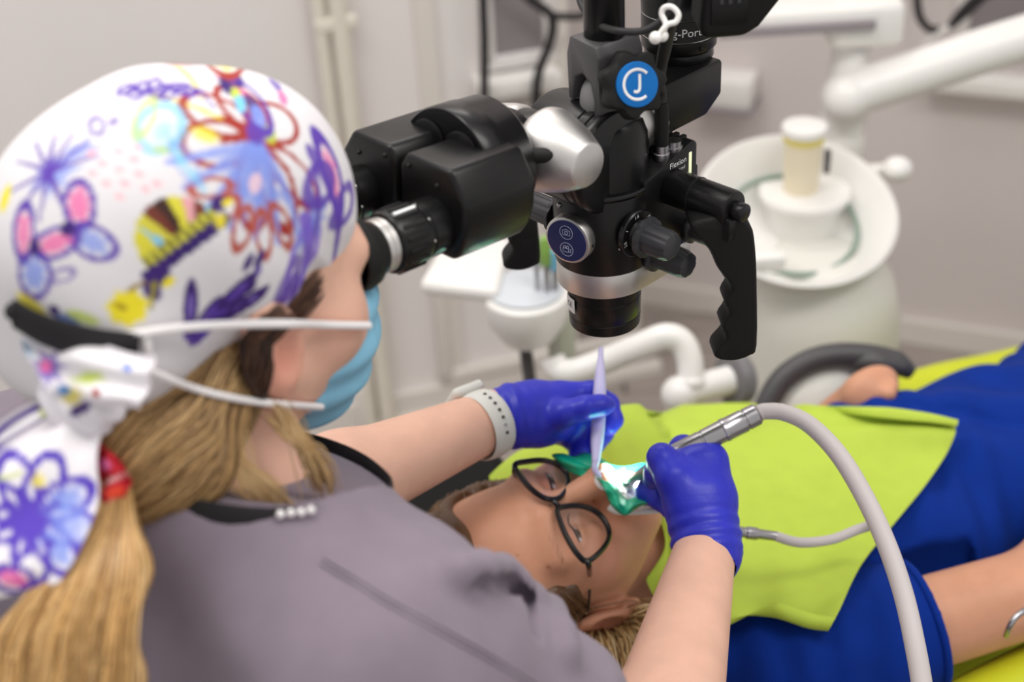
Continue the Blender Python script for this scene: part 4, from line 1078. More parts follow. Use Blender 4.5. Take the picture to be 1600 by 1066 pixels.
# ---------------------------------------------------------------- dentist at the eyepieces
fD = nz([.70, .71, -.16]); rD = nz([.71, -.70, 0]); uD = np.cross(rD, fD)
AD = np.array([rD, fD, uD])
eyeR = P(541, 420, .885); eD = eyeR - .031 * rD
HS = 1.03
cD = eD - HS * .080 * fD + HS * .030 * uD
def DH(x, y, z): return cD + HS * (x * rD + y * fD + z * uD)
rT = nz([.90, -.436, 0]); fT = nz([.436, .90, 0])
NB = P(335, 815, .865)
AT = np.array([rT, fT, Z3])
RSh, REl, RWr = P(590, 1045, .800), P(1000, 1290, .955), P(1104, 850, 1.168)
LSh, LEl, LWr = NB - .165 * rT + np.array([0, 0, -.05]) + .02 * fT, P(430, 800, 1.14), P(770, 655, 1.275)
den = thing('person', NB - Z3 * .45, 'person in grey scrubs and flowered cap bent over the eyepieces', 'person')
headD = head_fn(cD, AD, lids=.0045, s=HS)
neckD = cone(DH(0, -.030, -.06), NB + np.array([0, 0, -.02]), .054, .062)
torsoD = U(.05, ell(NB + Z3 * -.20 + fT * .02, (.165, .10, .20), AT), ell(NB + Z3 * -.42 - fT * .03, (.15, .11, .18), AT), cone(RSh, LSh, .05, .05), cone(NB + Z3 * -.03, NB + Z3 * -.12, .07, .10))
def limb(a, m_, b, r0, r1, r2):
    bulge = m_ + (b - m_) * .28
    return U(.02, cone(a, m_, r0, r1), cone(m_, bulge, r1, r1 * 1.03), cone(bulge, b, r1 * 1.03, r2))
armR = limb(RSh, REl, RWr, .052, .042, .0245); armL = limb(LSh, LEl, LWr, .050, .040, .0265)
handRs = U(.01, cone(RWr, P(1086, 760, 1.19), .020, .022)); handLs = U(.01, cone(LWr, P(850, 645, 1.292), .019, .019))
def bodyD(p):
    d = smin(headD(p), neckD(p), .025); d = smin(d, torsoD(p) + .006, .03); d = smin(d, armR(p), .025); d = smin(d, armL(p), .025)
    return smin(smin(d, handRs(p), .012), handLs(p), .012)
pts = np.array([cD - .15, cD + .15, RSh, REl - .06, RWr + .04, LSh - .08, LEl - .06, LWr + .05, NB - Z3 * .62 - .2, NB - Z3 * .5 + .2, P(1086, 760, 1.19) + .04, P(850, 645, 1.292) + .05])
lo, hi = pts.min(0) - .03, pts.max(0) + .03
V, Fq = mesh_sdf(bodyD, lo, hi, .0042); V = snap(bodyD, V, 0, 2)
SK2 = srgb(224, 178, 156)
C_ = skin_cols(V, cD, AD, SK2, LIPS, BLUSH, HS)
mk('body', (V, Fq), M_skinface, den, angle=180, vcol=C_)
for sx in (-1, 1): eyeball('eye', DH(sx * .031, .0715, -.030), AD, fD, (90, 80, 70), den)

# ---- scrub top
slD = RSh + (REl - RSh) * .42; slD2 = LSh + (LEl - LSh) * .5
scrub_core = U(.05, torsoD, cone(RSh, slD, .060, .074), cone(LSh, slD2, .060, .068), cone(RSh + (NB - RSh) * .45, RSh, .06, .058), cone(LSh + (NB - LSh) * .45, LSh, .055, .055), cone(NB - Z3 * .08, NB + Z3 * .012, .095, .068))
PLa, PLb, PLc = P(230, 758, .800), P(450, 792, .790), P(560, 716, .915)
PLn = nz(np.cross(PLb - PLa, PLc - PLa)); PLn = PLn if PLn[2] > 0 else -PLn
PL0 = (PLa + PLb + PLc) / 3; PL0_ = PL0.copy(); PL0 = PL0.astype(np.float32); PLn = PLn.astype(np.float32)
PC0 = P(350, 772, .862); PC0 = PC0 - np.dot(PC0 - PL0_, PLn) * PLn; pf_ = nz(fT - np.dot(fT, PLn) * PLn); ps_ = np.cross(PLn, pf_)
def nrad(p):
    v = np.asarray(p) - PC0.astype(np.float32); a = v @ pf_.astype(np.float32); b = v @ ps_.astype(np.float32)
    return np.sqrt((np.maximum(a, 0) / 1.3) ** 2 + np.minimum(a, 0) ** 2 + b ** 2)
_rl = list(castv(lambda p: scrub_core(p) - .010, ((715, 892), (750, 889), (785, 892), (812, 902), (838, 925), (858, 955), (872, 990), (880, 1020)), .4))
roll = U(.006, *[cone(a, b, .0105, .0105) for a, b in zip(_rl[:-1], _rl[1:])])
_cr = list(castv(lambda p: scrub_core(p) - .010, ((742, 930), (752, 918), (775, 911), (800, 914), (818, 930), (830, 955), (838, 985)), .4))
crease = U(.004, *[cone(a - .001 * nz(CC - a), b - .001 * nz(CC - b), .0052, .0066) for a, b in zip(_cr[:-1], _cr[1:])])
NB32 = NB.astype(np.float32)
def scrub(p):
    d = scrub_core(p) - .010
    l = (p - NB32) @ AT.T.astype(np.float32)
    d = d + .0028 * np.sin(l[:, 0] * 34 + l[:, 2] * 26 + 2.2 * np.sin(l[:, 2] * 15)) + .0015 * np.sin(l[:, 0] * 80 - l[:, 2] * 50)
    # neck opening: level of the neckband, only around the neck
    hgt = (p - PL0) @ PLn
    d = smax(d, np.minimum(hgt, .100 - nrad(p)), .003)
    # sleeve roll and crease near the shoulder edge
    d = smin(d, roll(p), .010); d = smax(d, -crease(p), .0025)
    return d
dirS = nz(REl - RSh); hol = cone(slD - dirS * .03, slD + dirS * .14, .064, .10)
dirL = nz(LEl - LSh); holL = cone(slD2 - dirL * .02, slD2 + dirL * .12, .058, .09)
scrubH = lambda p: smax(smax(scrub(p), -hol(p), .003), -holL(p), .003)
pts = np.array([NB - Z3 * .66 - .22, NB + .12, RSh + .1, RSh - .1, LSh - .12, LSh + .1, slD + .09, slD - .09, slD2 + .1])
V, Fq = mesh_sdf(scrubH, pts.min(0), pts.max(0), .0032)
mk('scrub_top', (V, Fq), M_scrub, den, angle=180)
def on_scrub(pix, lift=.001):
    return np.array([cast(scrub, *q, lift=lift) for q in pix])
try:
    sm = on_scrub([(505, 872), (560, 905), (620, 942), (700, 985), (780, 1030), (850, 1075)], .0002)
    mk('seam', tube(spline(sm, 8), .0008, 8), M_scrub, den)
    sm = on_scrub([(500, 880), (556, 913), (616, 950), (696, 993), (776, 1038), (846, 1083)], .0002)
    mk('seam', tube(spline(sm, 8), .0008, 8), M_scrub, den)
except Exception as ex: print('seam', ex)
bx_, by_, _ = frame(PLn); colc = []; ups_ = []
for a in np.linspace(0, 2 * math.pi, 64, endpoint=False):
    dr_ = math.cos(a) * bx_ + math.sin(a) * by_; rr_ = np.linspace(.03, .16, 200)
    q = (PC0 - PLn * .004 + rr_[:, None] * dr_).astype(np.float32); f_ = np.maximum(scrub_core(q) - .010, nrad(q) - .101)
    k_ = int(np.argmax(f_ > 0)) if (f_ > 0).any() else 199
    colc.append(q[k_] + dr_ * .001); ups_.append(dr_)
colc = np.array(colc); 
for _ in range(3): colc = (np.roll(colc, 1, 0) + 2 * colc + np.roll(colc, -1, 0)) / 4
ups_ = np.array(ups_)
mk('neckband', tube(colc, .0085, 12, closed=True, flat=(1.0, .22), up=ups_), M_band, den)

# ---- printed cap: shell of the head cut below, painted with flowers
bulk = U(.03, ell(DH(0, -.018, .022), (HS * .082, HS * .110, HS * .081), AD), ell(DH(0, -.082, -.020), (.076, .050, .060), AD))
Ld = local(cD, AD)
def cap_fn(p):
    q = Ld(p) / HS
    d = bulk(p)
    w_ = q[:, 2] * .8 - q[:, 1] * .3
    fold_ = q[:, 1] * .75 + q[:, 2] * 1.0; d = d + .0022 * np.abs(np.sin(fold_ * 95 + np.sin(q[:, 1] * 40))) * np.exp(-((q[:, 1] - .03) / .035) ** 2) * np.exp(-((q[:, 2] - .0) / .035) ** 2)
    d = d + .0026 * np.sin(q[:, 1] * 70 - q[:, 2] * 55 + 2 * np.sin(q[:, 2] * 24)) * np.clip((.03 - q[:, 2]) * 14, 0, 1) + .0012 * np.sin(q[:, 1] * 40 + q[:, 2] * 70 + 2 * np.sin(q[:, 1] * 30))
    cutp = -(q[:, 2] - (-.060 + .74 * np.clip(q[:, 1] + .01, 0, 1) + .25 * np.clip(-.02 - q[:, 1], 0, 1) * -1.0))
    return smax(d, cutp * .8, .003)
V, Fq = mesh_sdf(cap_fn, cD - .17, cD + .17, .0017)
V = np.asarray(V)
class Paint:
    def __init__(s, V, fn, base):
        s.V = V; s.fn = fn; s.C = np.tile(np.array(base, float), (len(V), 1)); s.N = grad(fn, V.astype(np.float32), .003)
    def at(s, px, py, R_=130, sc=1.0, pos=None):
        c = cast(s.fn, px, py) if pos is None else pos; d = np.dot(c - CC, CF); n = grad(s.fn, c[None].astype(np.float32), .006)[0]
        ex = CR - np.dot(CR, n) * n; ex /= np.linalg.norm(ex); ey = np.cross(ex, n); ey = ey if np.dot(ey, -CU) > 0 else -ey
        # foreshortened in the picture: measure along the cloth in picture pixels
        k = FPX / d
        q = (s.V - c); u_ = q @ ex * k * max(.45, abs(np.dot(ex, CR))); v_ = q @ ey * k * max(.45, abs(np.dot(ey, CU)))
        s.ok = (np.abs(u_) < R_) & (np.abs(v_) < R_) & ((s.N @ n) > .1); s.u = u_ / sc; s.v = v_ / sc; return s
    def put(s, wt, colr, op=1.0):
        wt = np.clip(wt, 0, 1) * s.ok * op; s.C = s.C * (1 - wt[:, None]) + np.array(srgb(*colr)) * wt[:, None]
    def rot(s, cx, cy, deg):
        a = math.radians(deg); x = s.u - cx; y = s.v - cy; return x * math.cos(a) + y * math.sin(a), -x * math.sin(a) + y * math.cos(a)
    def blob(s, cx, cy, rx, ry, deg, colr, op=1.0, soft=.25, rough=.0):
        x, y = s.rot(cx, cy, deg); r = np.sqrt((x / rx) ** 2 + (y / ry) ** 2)
        if rough: r = r * (1 + rough * np.sin(7 * np.arctan2(y, x) + cx) + rough * .7 * np.sin(13 * np.arctan2(y, x)))
        s.put((1 - r) / soft, colr, op)
    def ring(s, cx, cy, rx, ry, deg, wd, colr, op=1.0):
        x, y = s.rot(cx, cy, deg); r = np.sqrt((x / rx) ** 2 + (y / ry) ** 2); dd = np.abs(r - 1) * min(rx, ry); s.put((wd - dd) / 1.5 + .3, colr, op)
    def line(s, x0, y0, x1, y1, wd, colr, op=1.0):
        dx, dy = x1 - x0, y1 - y0; L2 = dx * dx + dy * dy; t = np.clip(((s.u - x0) * dx + (s.v - y0) * dy) / L2, 0, 1)
        dd = np.hypot(s.u - x0 - t * dx, s.v - y0 - t * dy); s.put((wd * (1 - .5 * t) - dd) / 1.5 + .3, colr, op)
    def flower(s, cx, cy, R_, n, a0, wd, colr, fill=None, r0=.12, fat=.30, a1=360):
        for k in range(n):
            a = a0 + a1 * k / n; ca, sa = math.cos(math.radians(a)), math.sin(math.radians(a)); mx, my = cx + ca * R_ * .58, cy + sa * R_ * .58
            if fill and k % len(fill) < len(fill) and fill[k % len(fill)]: s.blob(mx, my, R_ * .40, R_ * fat * .8, a, fill[k % len(fill)], .85, .5, .12)
            s.ring(mx, my, R_ * .44, R_ * fat, a, wd, colr); s.line(cx, cy, cx + ca * R_ * .5, cy + sa * R_ * .5, wd * 1.4, colr)
        s.blob(cx, cy, R_ * r0, R_ * r0, 0, colr)
PUR = (92, 60, 168); DPU = (58, 28, 110); BLU = (126, 148, 226); PNK = (230, 110, 168); YEL = (236, 220, 40); RED = (160, 48, 36); CYA = (120, 200, 232); LIM = (190, 208, 70)
pa = Paint(V, cap_fn, srgb(222, 219, 222))
pa.at(400, 215, 190)
pa.line(-125, -35, 10, 5, 4, YEL); pa.line(-90, -120, -70, -40, 5, YEL, .8)
pa.flower(0, 0, 95, 4, 150, 4.5, RED, None, .10, .34, 200); pa.flower(0, 5, 112, 3, 18, 4.0, RED, None, .05, .22, 90)
pa.blob(-62, 20, 20, 14, 10, YEL, .8, .4, .1)
for a in range(40, 150, 18): pa.line(5, 10, 5 + 120 * math.cos(math.radians(a)), 10 + 120 * math.sin(math.radians(a)), 9, BLU, .8)
pa.blob(12, 70, 34, 52, 100, BLU, .75, .5, .25); pa.blob(12, 62, 10, 16, 0, (226, 196, 214)); pa.blob(0, -8, 16, 22, 0, PUR, .9)
for k in range(5): pa.ring(12 + 62 * math.cos(math.radians(30 + 30 * k)), 60 + 62 * math.sin(math.radians(30 + 30 * k)), 26, 12, 30 + 30 * k, 3, (176, 84, 70))
pa.at(395, 165, 110); pa.blob(-28, -18, 40, 14, 35, PNK, .8, .5, .2); pa.blob(0, 0, 24, 12, 50, DPU, .9); pa.blob(12, 12, 22, 12, 60, BLU, .9); pa.blob(34, 24, 14, 10, 60, LIM, .9); pa.blob(-30, -40, 12, 22, -20, DPU); pa.ring(-5, -5, 46, 20, 40, 3, PUR)
pa.at(345, 125, 90); pa.blob(10, 5, 20, 10, 45, DPU); pa.blob(28, 12, 12, 8, 45, LIM); pa.blob(40, 22, 14, 8, 50, CYA)
pa.at(245, 138, 120); 
for k in range(8): pa.ring(-46 + 13 * k, 8 * math.sin(k * 1.7), 13, 9, 30 * k, 3, PUR)
pa.line(-60, 12, 70, -14, 3, PUR); pa.line(60, -10, 90, 14, 4, PUR)
pa.at(250, 198, 90); pa.ring(0, 0, 32, 40, 15, 7, CYA, .7); pa.blob(6, 6, 22, 30, 20, CYA, .55, .7); pa.blob(10, 36, 24, 8, -10, LIM, .7, .6); pa.ring(-24, -14, 12, 34, 10, 4, LIM, .6)
pa.at(290, 255, 80); pa.blob(-10, -10, 10, 34, -30, CYA, .75, .5, .2); pa.blob(18, 22, 9, 26, -45, CYA, .75, .5, .2); pa.ring(0, 0, 14, 34, -35, 3, BLU, .5)
pa.at(190, 268, 90)
for x, y in ((-50, -30), (-30, -12), (-8, -34), (16, -22), (-4, -4), (26, 2), (-22, 20), (6, 18), (38, 24), (0, 40), (54, 14), (-44, 4), (20, -44)): pa.blob(x, y, 9, 6, 20, (246, 168, 178), .85, .5, .15)
pa.at(78, 262, 130)
pa.blob(8, 10, 40, 30, -30, BLU, .8, .5, .2); pa.blob(40, -24, 34, 16, -30, BLU, .75, .5, .25)
for a in (-150, -120, -95, -70, -45, -20, 100, 130, 165): pa.line(0, 8, 78 * math.cos(math.radians(a)), 8 + 70 * math.sin(math.radians(a)), 5, PUR, .9)
pa.ring(60, -70, 18, 10, 60, 3, PUR, .8); pa.blob(84, -78, 8, 10, 0, PUR, .7); pa.blob(0, 8, 12, 14, 0, PUR); pa.line(0, 10, 36, 76, 7, PUR, .9)
pa.at(96, 150, 40); pa.blob(4, 6, 9, 9, 0, YEL, .8, .5)
pa.at(70, 372, 130)
pa.blob(52, -52, 20, 36, -10, PNK, .9, .4, .15); pa.ring(52, -52, 22, 38, -10, 4, PUR); pa.blob(72, 6, 34, 20, 30, BLU, .8, .5, .2); pa.ring(72, 6, 36, 24, 30, 4, PUR)
pa.blob(16, 8, 34, 18, -20, PNK, .9, .4, .15); pa.ring(16, 8, 38, 22, -20, 4, PUR); pa.blob(-38, -10, 16, 40, 0, PNK, .85, .4, .2); pa.ring(-38, -10, 18, 44, 0, 4, PUR)
pa.blob(-22, 56, 26, 34, 10, BLU, .85, .5, .2); pa.ring(-22, 56, 28, 36, 10, 4, PUR); pa.blob(36, -14, 14, 14, 0, DPU); pa.blob(-18, 14, 12, 16, 0, DPU); pa.ring(26, 58, 18, 9, -20, 3, PUR, .7)
pa.at(6, 310, 40); pa.blob(2, 0, 10, 26, 10, YEL)
# mosaic dome
pa.at(270, 358, 130)
x, y = pa.rot(0, 0, -38); dome = (y < 26) & (np.hypot(x / 66, (y - 26) / 74) < 1)
gi_ = (np.floor((np.hypot(x, y - 60)) / 11) * 7 + np.floor(np.degrees(np.arctan2(y - 60, x)) / 11) * 3).astype(int)
pal = np.array([srgb(*c) for c in ((214, 206, 60), (110, 50, 36), (128, 194, 226), (224, 160, 168), (60, 34, 28), (206, 198, 66), (120, 60, 46))])
lab = np.where(x < -34, 0, gi_ % 7)
m_ = dome & pa.ok; pa.C[m_] = pal[lab[m_]]
m_ = pa.ok & (y > 8) & (y < 26) & (np.abs(x) < 66); pa.C[m_] = np.where((np.floor(x[m_] / 7) % 2 == 0)[:, None], np.array(srgb(204, 200, 74)), np.array(srgb(120, 112, 40)))
m_ = pa.ok & (y >= 26) & (y < 46) & (np.abs(x) < 82 - (y - 26) * .4); pa.C[m_] = srgb(52, 26, 104)
for k in range(6): pa.blob(-60 * math.cos(math.radians(38)) * 0 + (20 + 22 * k) - 60 + 36 * math.cos(0.9), 84 - 20 * k, 10, 7, -38, YEL, .0)
pa.at(245, 432, 90); pa.blob(0, 0, 30, 18, -50, DPU); pa.blob(-8, 20, 14, 22, -20, DPU); pa.line(-4, 10, -12, 50, 5, (150, 140, 40)); pa.blob(16, 12, 12, 8, -40, YEL)
pa.at(345, 345, 60); pa.blob(0, 0, 10, 14, 0, YEL, .9, .4, .2); pa.blob(-2, -26, 12, 16, 20, DPU); pa.blob(10, -30, 10, 6, -30, YEL)
pa.at(200, 482, 70); pa.blob(0, 0, 32, 30, 0, YEL, 1, .2, .08); pa.blob(-10, -4, 12, 5, 30, (150, 120, 20), .8); pa.line(4, -28, 30, -40, 4, (150, 120, 30))
pa.at(345, 480, 110)
for x0, y0, x1, y1 in ((-50, 10, -28, -46), (-46, 22, 0, -10), (-40, 24, 20, 6), (-30, 22, 46, -16), (-10, 4, 62, -26), (10, 16, 58, 4)): pa.line(x0, y0, x1, y1, 10, PUR, .9); pa.ring((x0 + x1) / 2, (y0 + y1) / 2, 26, 8, math.degrees(math.atan2(y1 - y0, x1 - x0)), 3, DPU)
for x0, y0 in ((20, 4), (44, -10), (30, 12), (66, -36), (60, 6), (50, -40)): pa.blob(x0, y0, 14, 6, -30, DPU)
pa.at(470, 408, 90); pa.ring(0, 0, 16, 34, 40, 4, (140, 110, 210), .9); pa.ring(-20, 10, 12, 22, 40, 4, PUR, .8)
pa.at(490, 345, 80); pa.blob(0, 0, 18, 44, 30, BLU, .8, .5, .25); pa.line(20, -60, -8, 60, 5, PUR, .8)
pa.at(520, 270, 90); pa.blob(0, 0, 10, 40, -20, PNK, .8, .4, .2); pa.ring(0, 0, 14, 46, -20, 4, PUR); pa.ring(-12, 34, 12, 34, 10, 4, PUR, .9)
pa.at(540, 320, 70); pa.ring(0, 0, 12, 40, 20, 4, PUR, .9)
pa.at(85, 490, 110); pa.blob(-40, -8, 34, 14, 30, YEL, .9); pa.blob(20, 10, 24, 12, 10, (80, 110, 180), .9); pa.blob(44, 4, 30, 10, 20, LIM, .8); pa.blob(0, -4, 10, 10, 0, DPU)
pa.at(528, 360, 90); pa.line(18, -60, -10, 40, 7, PUR, .9); pa.line(-10, 40, -42, 84, 7, (120, 90, 200), .9)
pa.at(470, 440, 90); pa.line(30, -40, -16, 30, 6, (120, 90, 200), .9); pa.ring(-20, 0, 20, 10, -40, 4, PUR, .9)
pa.at(430, 130, 70); pa.blob(0, 0, 20, 8, 45, PUR, .8); pa.blob(20, 18, 14, 7, 45, PNK, .9)
# the print goes on over the sides that face away
for k, (ax_, ay_, az_) in enumerate(((-.95, .1, .1), (-.9, -.3, -.1), (-.9, .4, -.1), (-.7, .7, .1), (-.98, -.1, -.3), (-.6, -.7, .3), (-.2, -.95, .25), (-.85, .4, .2), (-.5, .5, .75), (-.3, -.5, .8), (.15, -.97, -.1), (-.5, -.85, -.1))):
    dq = nz([ax_, ay_, az_]); p0 = snap(bulk, (cD + .10 * (dq @ AD))[None], 0, 8)[0].astype(float)
    if np.dot(nz(dq @ AD), nz(CC - p0)) > -.12: continue
    pa.at(0, 0, 110, pos=p0)
    if k % 3 == 0: pa.flower(0, 0, 80, 7, 20, 4, PUR, [None, BLU, None], .18, .28)
    elif k % 3 == 1:
        for cx_, cy_, dg in ((-26, -18, 30), (26, -18, -30), (-18, 22, -40), (18, 22, 40)): pa.blob(cx_, cy_, 26, 16, dg, PNK if cy_ < 0 else BLU, .85, .4, .1); pa.ring(cx_, cy_, 28, 18, dg, 4, PUR)
        pa.blob(50, 40, 14, 10, 0, YEL, .9)
    else: pa.flower(0, 0, 84, 6, 0, 4, RED, [None, None, YEL], .10, .30); pa.blob(-50, 50, 18, 12, 20, CYA, .7, .5)
# band of print along the brim
cap = mk('surgical_cap', (V, Fq), M_cap, den, angle=180, vcol=pa.C)
def cap_edge(pix, lift=.002): return np.array([cast(cap_fn, *q, lift=lift) for q in pix])

# ---- fabric tails tied at the nape
def sheet(rows, m, name, parent, th=.0015, paint=None, ny=30):
    """rows: list of (left, right) world points from top to bottom"""
    Lc = spline([r[0] for r in rows], 10); Rc = spline([r[1] for r in rows], 10); n = len(Lc); k = 36
    g = np.zeros((n, k, 3)); 
    for j in range(k):
        t = j / (k - 1); g[:, j] = Lc * (1 - t) + Rc * t
    tg = np.gradient(g, axis=0); sd = np.gradient(g, axis=1); nn = np.cross(sd, tg); nn /= np.maximum(np.linalg.norm(nn, axis=2, keepdims=True), 1e-9)
    w_ = .004 * np.sin(np.linspace(0, 9, k))[None, :] * np.linspace(1.2, .5, n)[:, None] + .002 * np.sin(np.linspace(0, 14, n))[:, None]
    g = g + nn * w_[:, :, None]
    v = list(g.reshape(-1, 3)) + list((g + nn * th).reshape(-1, 3)); o_ = n * k; f = []
    for i in range(n - 1):
        for j in range(k - 1):
            q = (i * k + j, i * k + j + 1, (i + 1) * k + j + 1, (i + 1) * k + j); f.append(q); f.append(tuple(x + o_ for x in q[::-1]))
    ed = [i * k for i in range(n)] + [(n - 1) * k + j for j in range(1, k)] + [i * k + k - 1 for i in range(n - 2, -1, -1)] + [j for j in range(k - 2, 0, -1)]
    for i in range(len(ed)): a, b = ed[i], ed[(i + 1) % len(ed)]; f.append((b, a, a + o_, b + o_))
    v = np.array(v); C2 = np.tile(np.array(srgb(236, 232, 236)), (len(v), 1))
    if paint:
        pt = Paint.__new__(Paint); pt.V = v; pt.C = C2
        d = (v - CC) @ CF; pt.u = 800 + FPX * ((v - CC) @ CR) / d; pt.v = 533 - FPX * ((v - CC) @ CU) / d; pt.ok = np.ones(len(v), bool); paint(pt); C2 = pt.C
    return mk(name, (v, f), M_cap, parent, vcol=C2, angle=60)
dT = .70
def tail_paint(p):
    p.flower(48, 812, 105, 9, 10, 5.5, (88, 62, 184), [None, BLU, None, None, None, None, None, None, BLU], .20, .26)
    p.blob(108, 820, 40, 46, 20, BLU, .75, .6, .2); p.blob(60, 752, 12, 14, 0, YEL, .8); p.blob(20, 905, 26, 14, 10, PNK, .9); p.ring(20, 905, 32, 20, 10, 4, PUR); p.line(0, 745, 40, 740, 5, LIM, .7)
sheet([(P(118, 610, .742), P(152, 640, .738)), (P(60, 660, .735), P(158, 665, .73)), (P(-30, 740, .72), P(150, 720, .72)), (P(-60, 830, .71), P(148, 790, .712)), (P(-50, 910, .70), P(118, 872, .705)), (P(-30, 945, .70), P(85, 905, .70))], M_cap, 'cap_tail', den, paint=tail_paint)
def tail2_paint(p):
    p.ring(30, 670, 60, 16, -35, 4, PUR); p.line(-10, 700, 110, 630, 4, DPU, .8); p.blob(70, 640, 10, 14, 0, LIM, .7)
sheet([(P(112, 600, .755), P(140, 630, .75)), (P(30, 640, .75), P(110, 680, .745)), (P(-50, 690, .745), P(20, 770, .74)), (P(-90, 760, .74), P(-30, 840, .735))], M_cap, 'cap_tail', den, paint=tail2_paint)
def knot_paint(p):
    p.blob(75, 575, 26, 30, 0, PUR, .9, .5, .2); p.blob(72, 572, 10, 12, 0, PNK); p.blob(140, 590, 30, 12, -10, LIM, .9, .5, .2); p.blob(112, 618, 20, 16, 0, YEL, .8, .5, .2)
    p.blob(125, 640, 22, 10, -30, DPU); p.blob(150, 615, 8, 8, 0, RED); p.blob(200, 575, 8, 8, 0, BLU); p.blob(100, 610, 12, 10, 0, (90, 140, 200)); p.blob(40, 545, 14, 22, -30, (120, 160, 190), .7, .5, .2)
sheet([(P(26, 515, .738), P(238, 552, .708)), (P(40, 550, .728), P(232, 582, .704)), (P(60, 588, .722), P(224, 618, .704)), (P(105, 628, .722), P(212, 640, .706))], M_cap, 'cap_fold', den, paint=knot_paint)
kv = U(.012, ell(P(128, 625, .738), (.016, .014, .014)), ell(P(150, 640, .738), (.013, .012, .012)), ell(P(108, 612, .742), (.014, .012, .010)))
V, Fq = mesh_sdf(lambda p: kv(p) + .0015 * np.sin(p[:, 0] * 400 + p[:, 2] * 300), P(130, 625, .738) - .05, P(130, 625, .738) + .05, .002)
d = (V - CC) @ CF; pu = 800 + FPX * ((V - CC) @ CR) / d; pv = 533 - FPX * ((V - CC) @ CU) / d
kp = Paint.__new__(Paint); kp.V = V; kp.C = np.tile(np.array(srgb(232, 228, 234)), (len(V), 1)); kp.u = pu; kp.v = pv; kp.ok = np.ones(len(V), bool); knot_paint(kp)
mk('cap_knot', (V, Fq), M_cap, den, vcol=kp.C, angle=180)
# red patterned end under the knot
def red_paint(p):
    p.blob(170, 745, 60, 90, 0, (200, 34, 50), 1, .05); p.blob(160, 725, 16, 10, 20, PNK); p.blob(180, 770, 18, 10, -20, (222, 70, 40)); p.line(150, 760, 200, 740, 4, (240, 200, 200)); p.line(160, 790, 190, 780, 3, (240, 210, 200))
sheet([(P(150, 690, .745), P(185, 715, .742)), (P(146, 740, .742), P(200, 748, .738)), (P(140, 800, .735), P(192, 785, .735))], M_cap, 'cap_tail', den, paint=red_paint)
# black elastic with a small bead end, mask cords
el = np.array([cast(bulk, *q, lift=.004) for q in ((22, 490), (60, 512), (110, 530), (165, 542), (216, 548))])
mk('elastic_band', tube(spline(el, 8), .0105, 12, flat=(.22, 1.0), up=Z3), M_elastic, den)
mk('band_end', ball(P(22, 487, np.dot(el[0] - CC, CF)), .005), M_elastic, den)
# ---- face mask: cup over nose and mouth
maskb = U(.02, ell(DH(0, .052, -.075), (HS * .060, HS * .062, HS * .062), AD), ell(DH(0, .085, -.065), (.030, .036, .036), AD), ell(DH(0, .066, -.110), (.036, .034, .026), AD))
def mask_fn(p):
    q = Ld(p) / HS
    d = maskb(p) + .0016 * np.sin(q[:, 2] * 260)
    edge = (.022 + .25 * np.clip(-.06 - q[:, 2], 0, 1)) - q[:, 1]; top = q[:, 2] - (-.040 + np.clip(.02 - np.abs(q[:, 0]), 0, 1) * .4)
    d = smax(d, edge, .003); d = smax(d, top, .003); return smax(d, -(q[:, 2] + .138), .003)
V, Fq = mesh_sdf(mask_fn, cD - .17, cD + .17, .0024)
q = (np.asarray(V) - cD) @ AD.T / HS
C_ = np.tile(np.array(srgb(132, 190, 218)), (len(V), 1)); 
M_maskp = mat('mask_cloth', (1, 1, 1), .75, vcol='paint', bump=.2, bscale=500, noise=.06, nscale=60)
wht = (q[:, 1] < .034); C_[wht] = srgb(222, 230, 238)
mk('face_mask', (V, Fq), M_maskp, den, angle=180, vcol=C_)
hb0 = U(.02, ell(DH(.010, -.062, -.075), (.062, .050, .040), AD), ell(P(250, 690, .80), (.050, .034, .036), AD), ell(DH(.050, -.035, -.060), (.022, .03, .035), AD))
allD = U(.0, bulk, headD, neckD, hb0, mask_fn)
def cord(pix, r, nm='mask_cord', lift=.0042):
    p3 = np.array([cast(allD, *q, lift=lift) for q in spline(pix, 6)])
    for _ in range(3): p3[1:-1] = (p3[:-2] + 2 * p3[1:-1] + p3[2:]) / 4
    return mk(nm, tube(p3, r, 10), M_cord, den)
cord([(192, 527), (240, 518), (300, 511), (370, 507), (450, 506), (520, 508), (576, 509)], .0026)
cord([(192, 562), (225, 575), (270, 595), (320, 612), (380, 625), (440, 632), (502, 636)], .0022)
mk('mask_cord', tube(spline([cast(allD, 228, 522, lift=.003), cast(allD, 231, 545, lift=.004), cast(allD, 232, 572, lift=.003)], 6), .0022, 8), M_cord, den)

# ---- hair: low mass under the cap, strands, pony tail, loose wisps
hb = U(.02, ell(DH(.010, -.062, -.075), (.062, .050, .040), AD), ell(P(250, 690, .80), (.050, .034, .036), AD), ell(P(215, 725, .785), (.03, .03, .03), AD), ell(DH(.050, -.035, -.060), (.022, .03, .035), AD))
V, Fq = mesh_sdf(hb, cD - np.array([.22, .22, .26]), cD + np.array([.2, .2, .12]), .003)
mk('hair', (V, Fq), M_hair, den, angle=180, vcol=np.tile(np.array(srgb(150, 116, 74)), (len(V), 1)))
DH_ = [srgb(178, 142, 94), srgb(150, 116, 74), srgb(206, 172, 122), srgb(120, 90, 58), srgb(190, 154, 104)]
tgt = P(190, 740, .775)
def flowD(p):
    d = tgt - p; d /= np.linalg.norm(d, axis=1, keepdims=True); return d * .8 + np.array([0, 0, -.5]) + (-CR) * .35
sd_ = np.asarray(V)[rng.integers(0, len(V), 5000)]
vf, cc = strands(hb, sd_, flowD, 26, .0032, .0022, .00055, DH_, .14)
mk('hair_strands', vf, M_hair, den, kind='stuff', vcol=cc, angle=180)
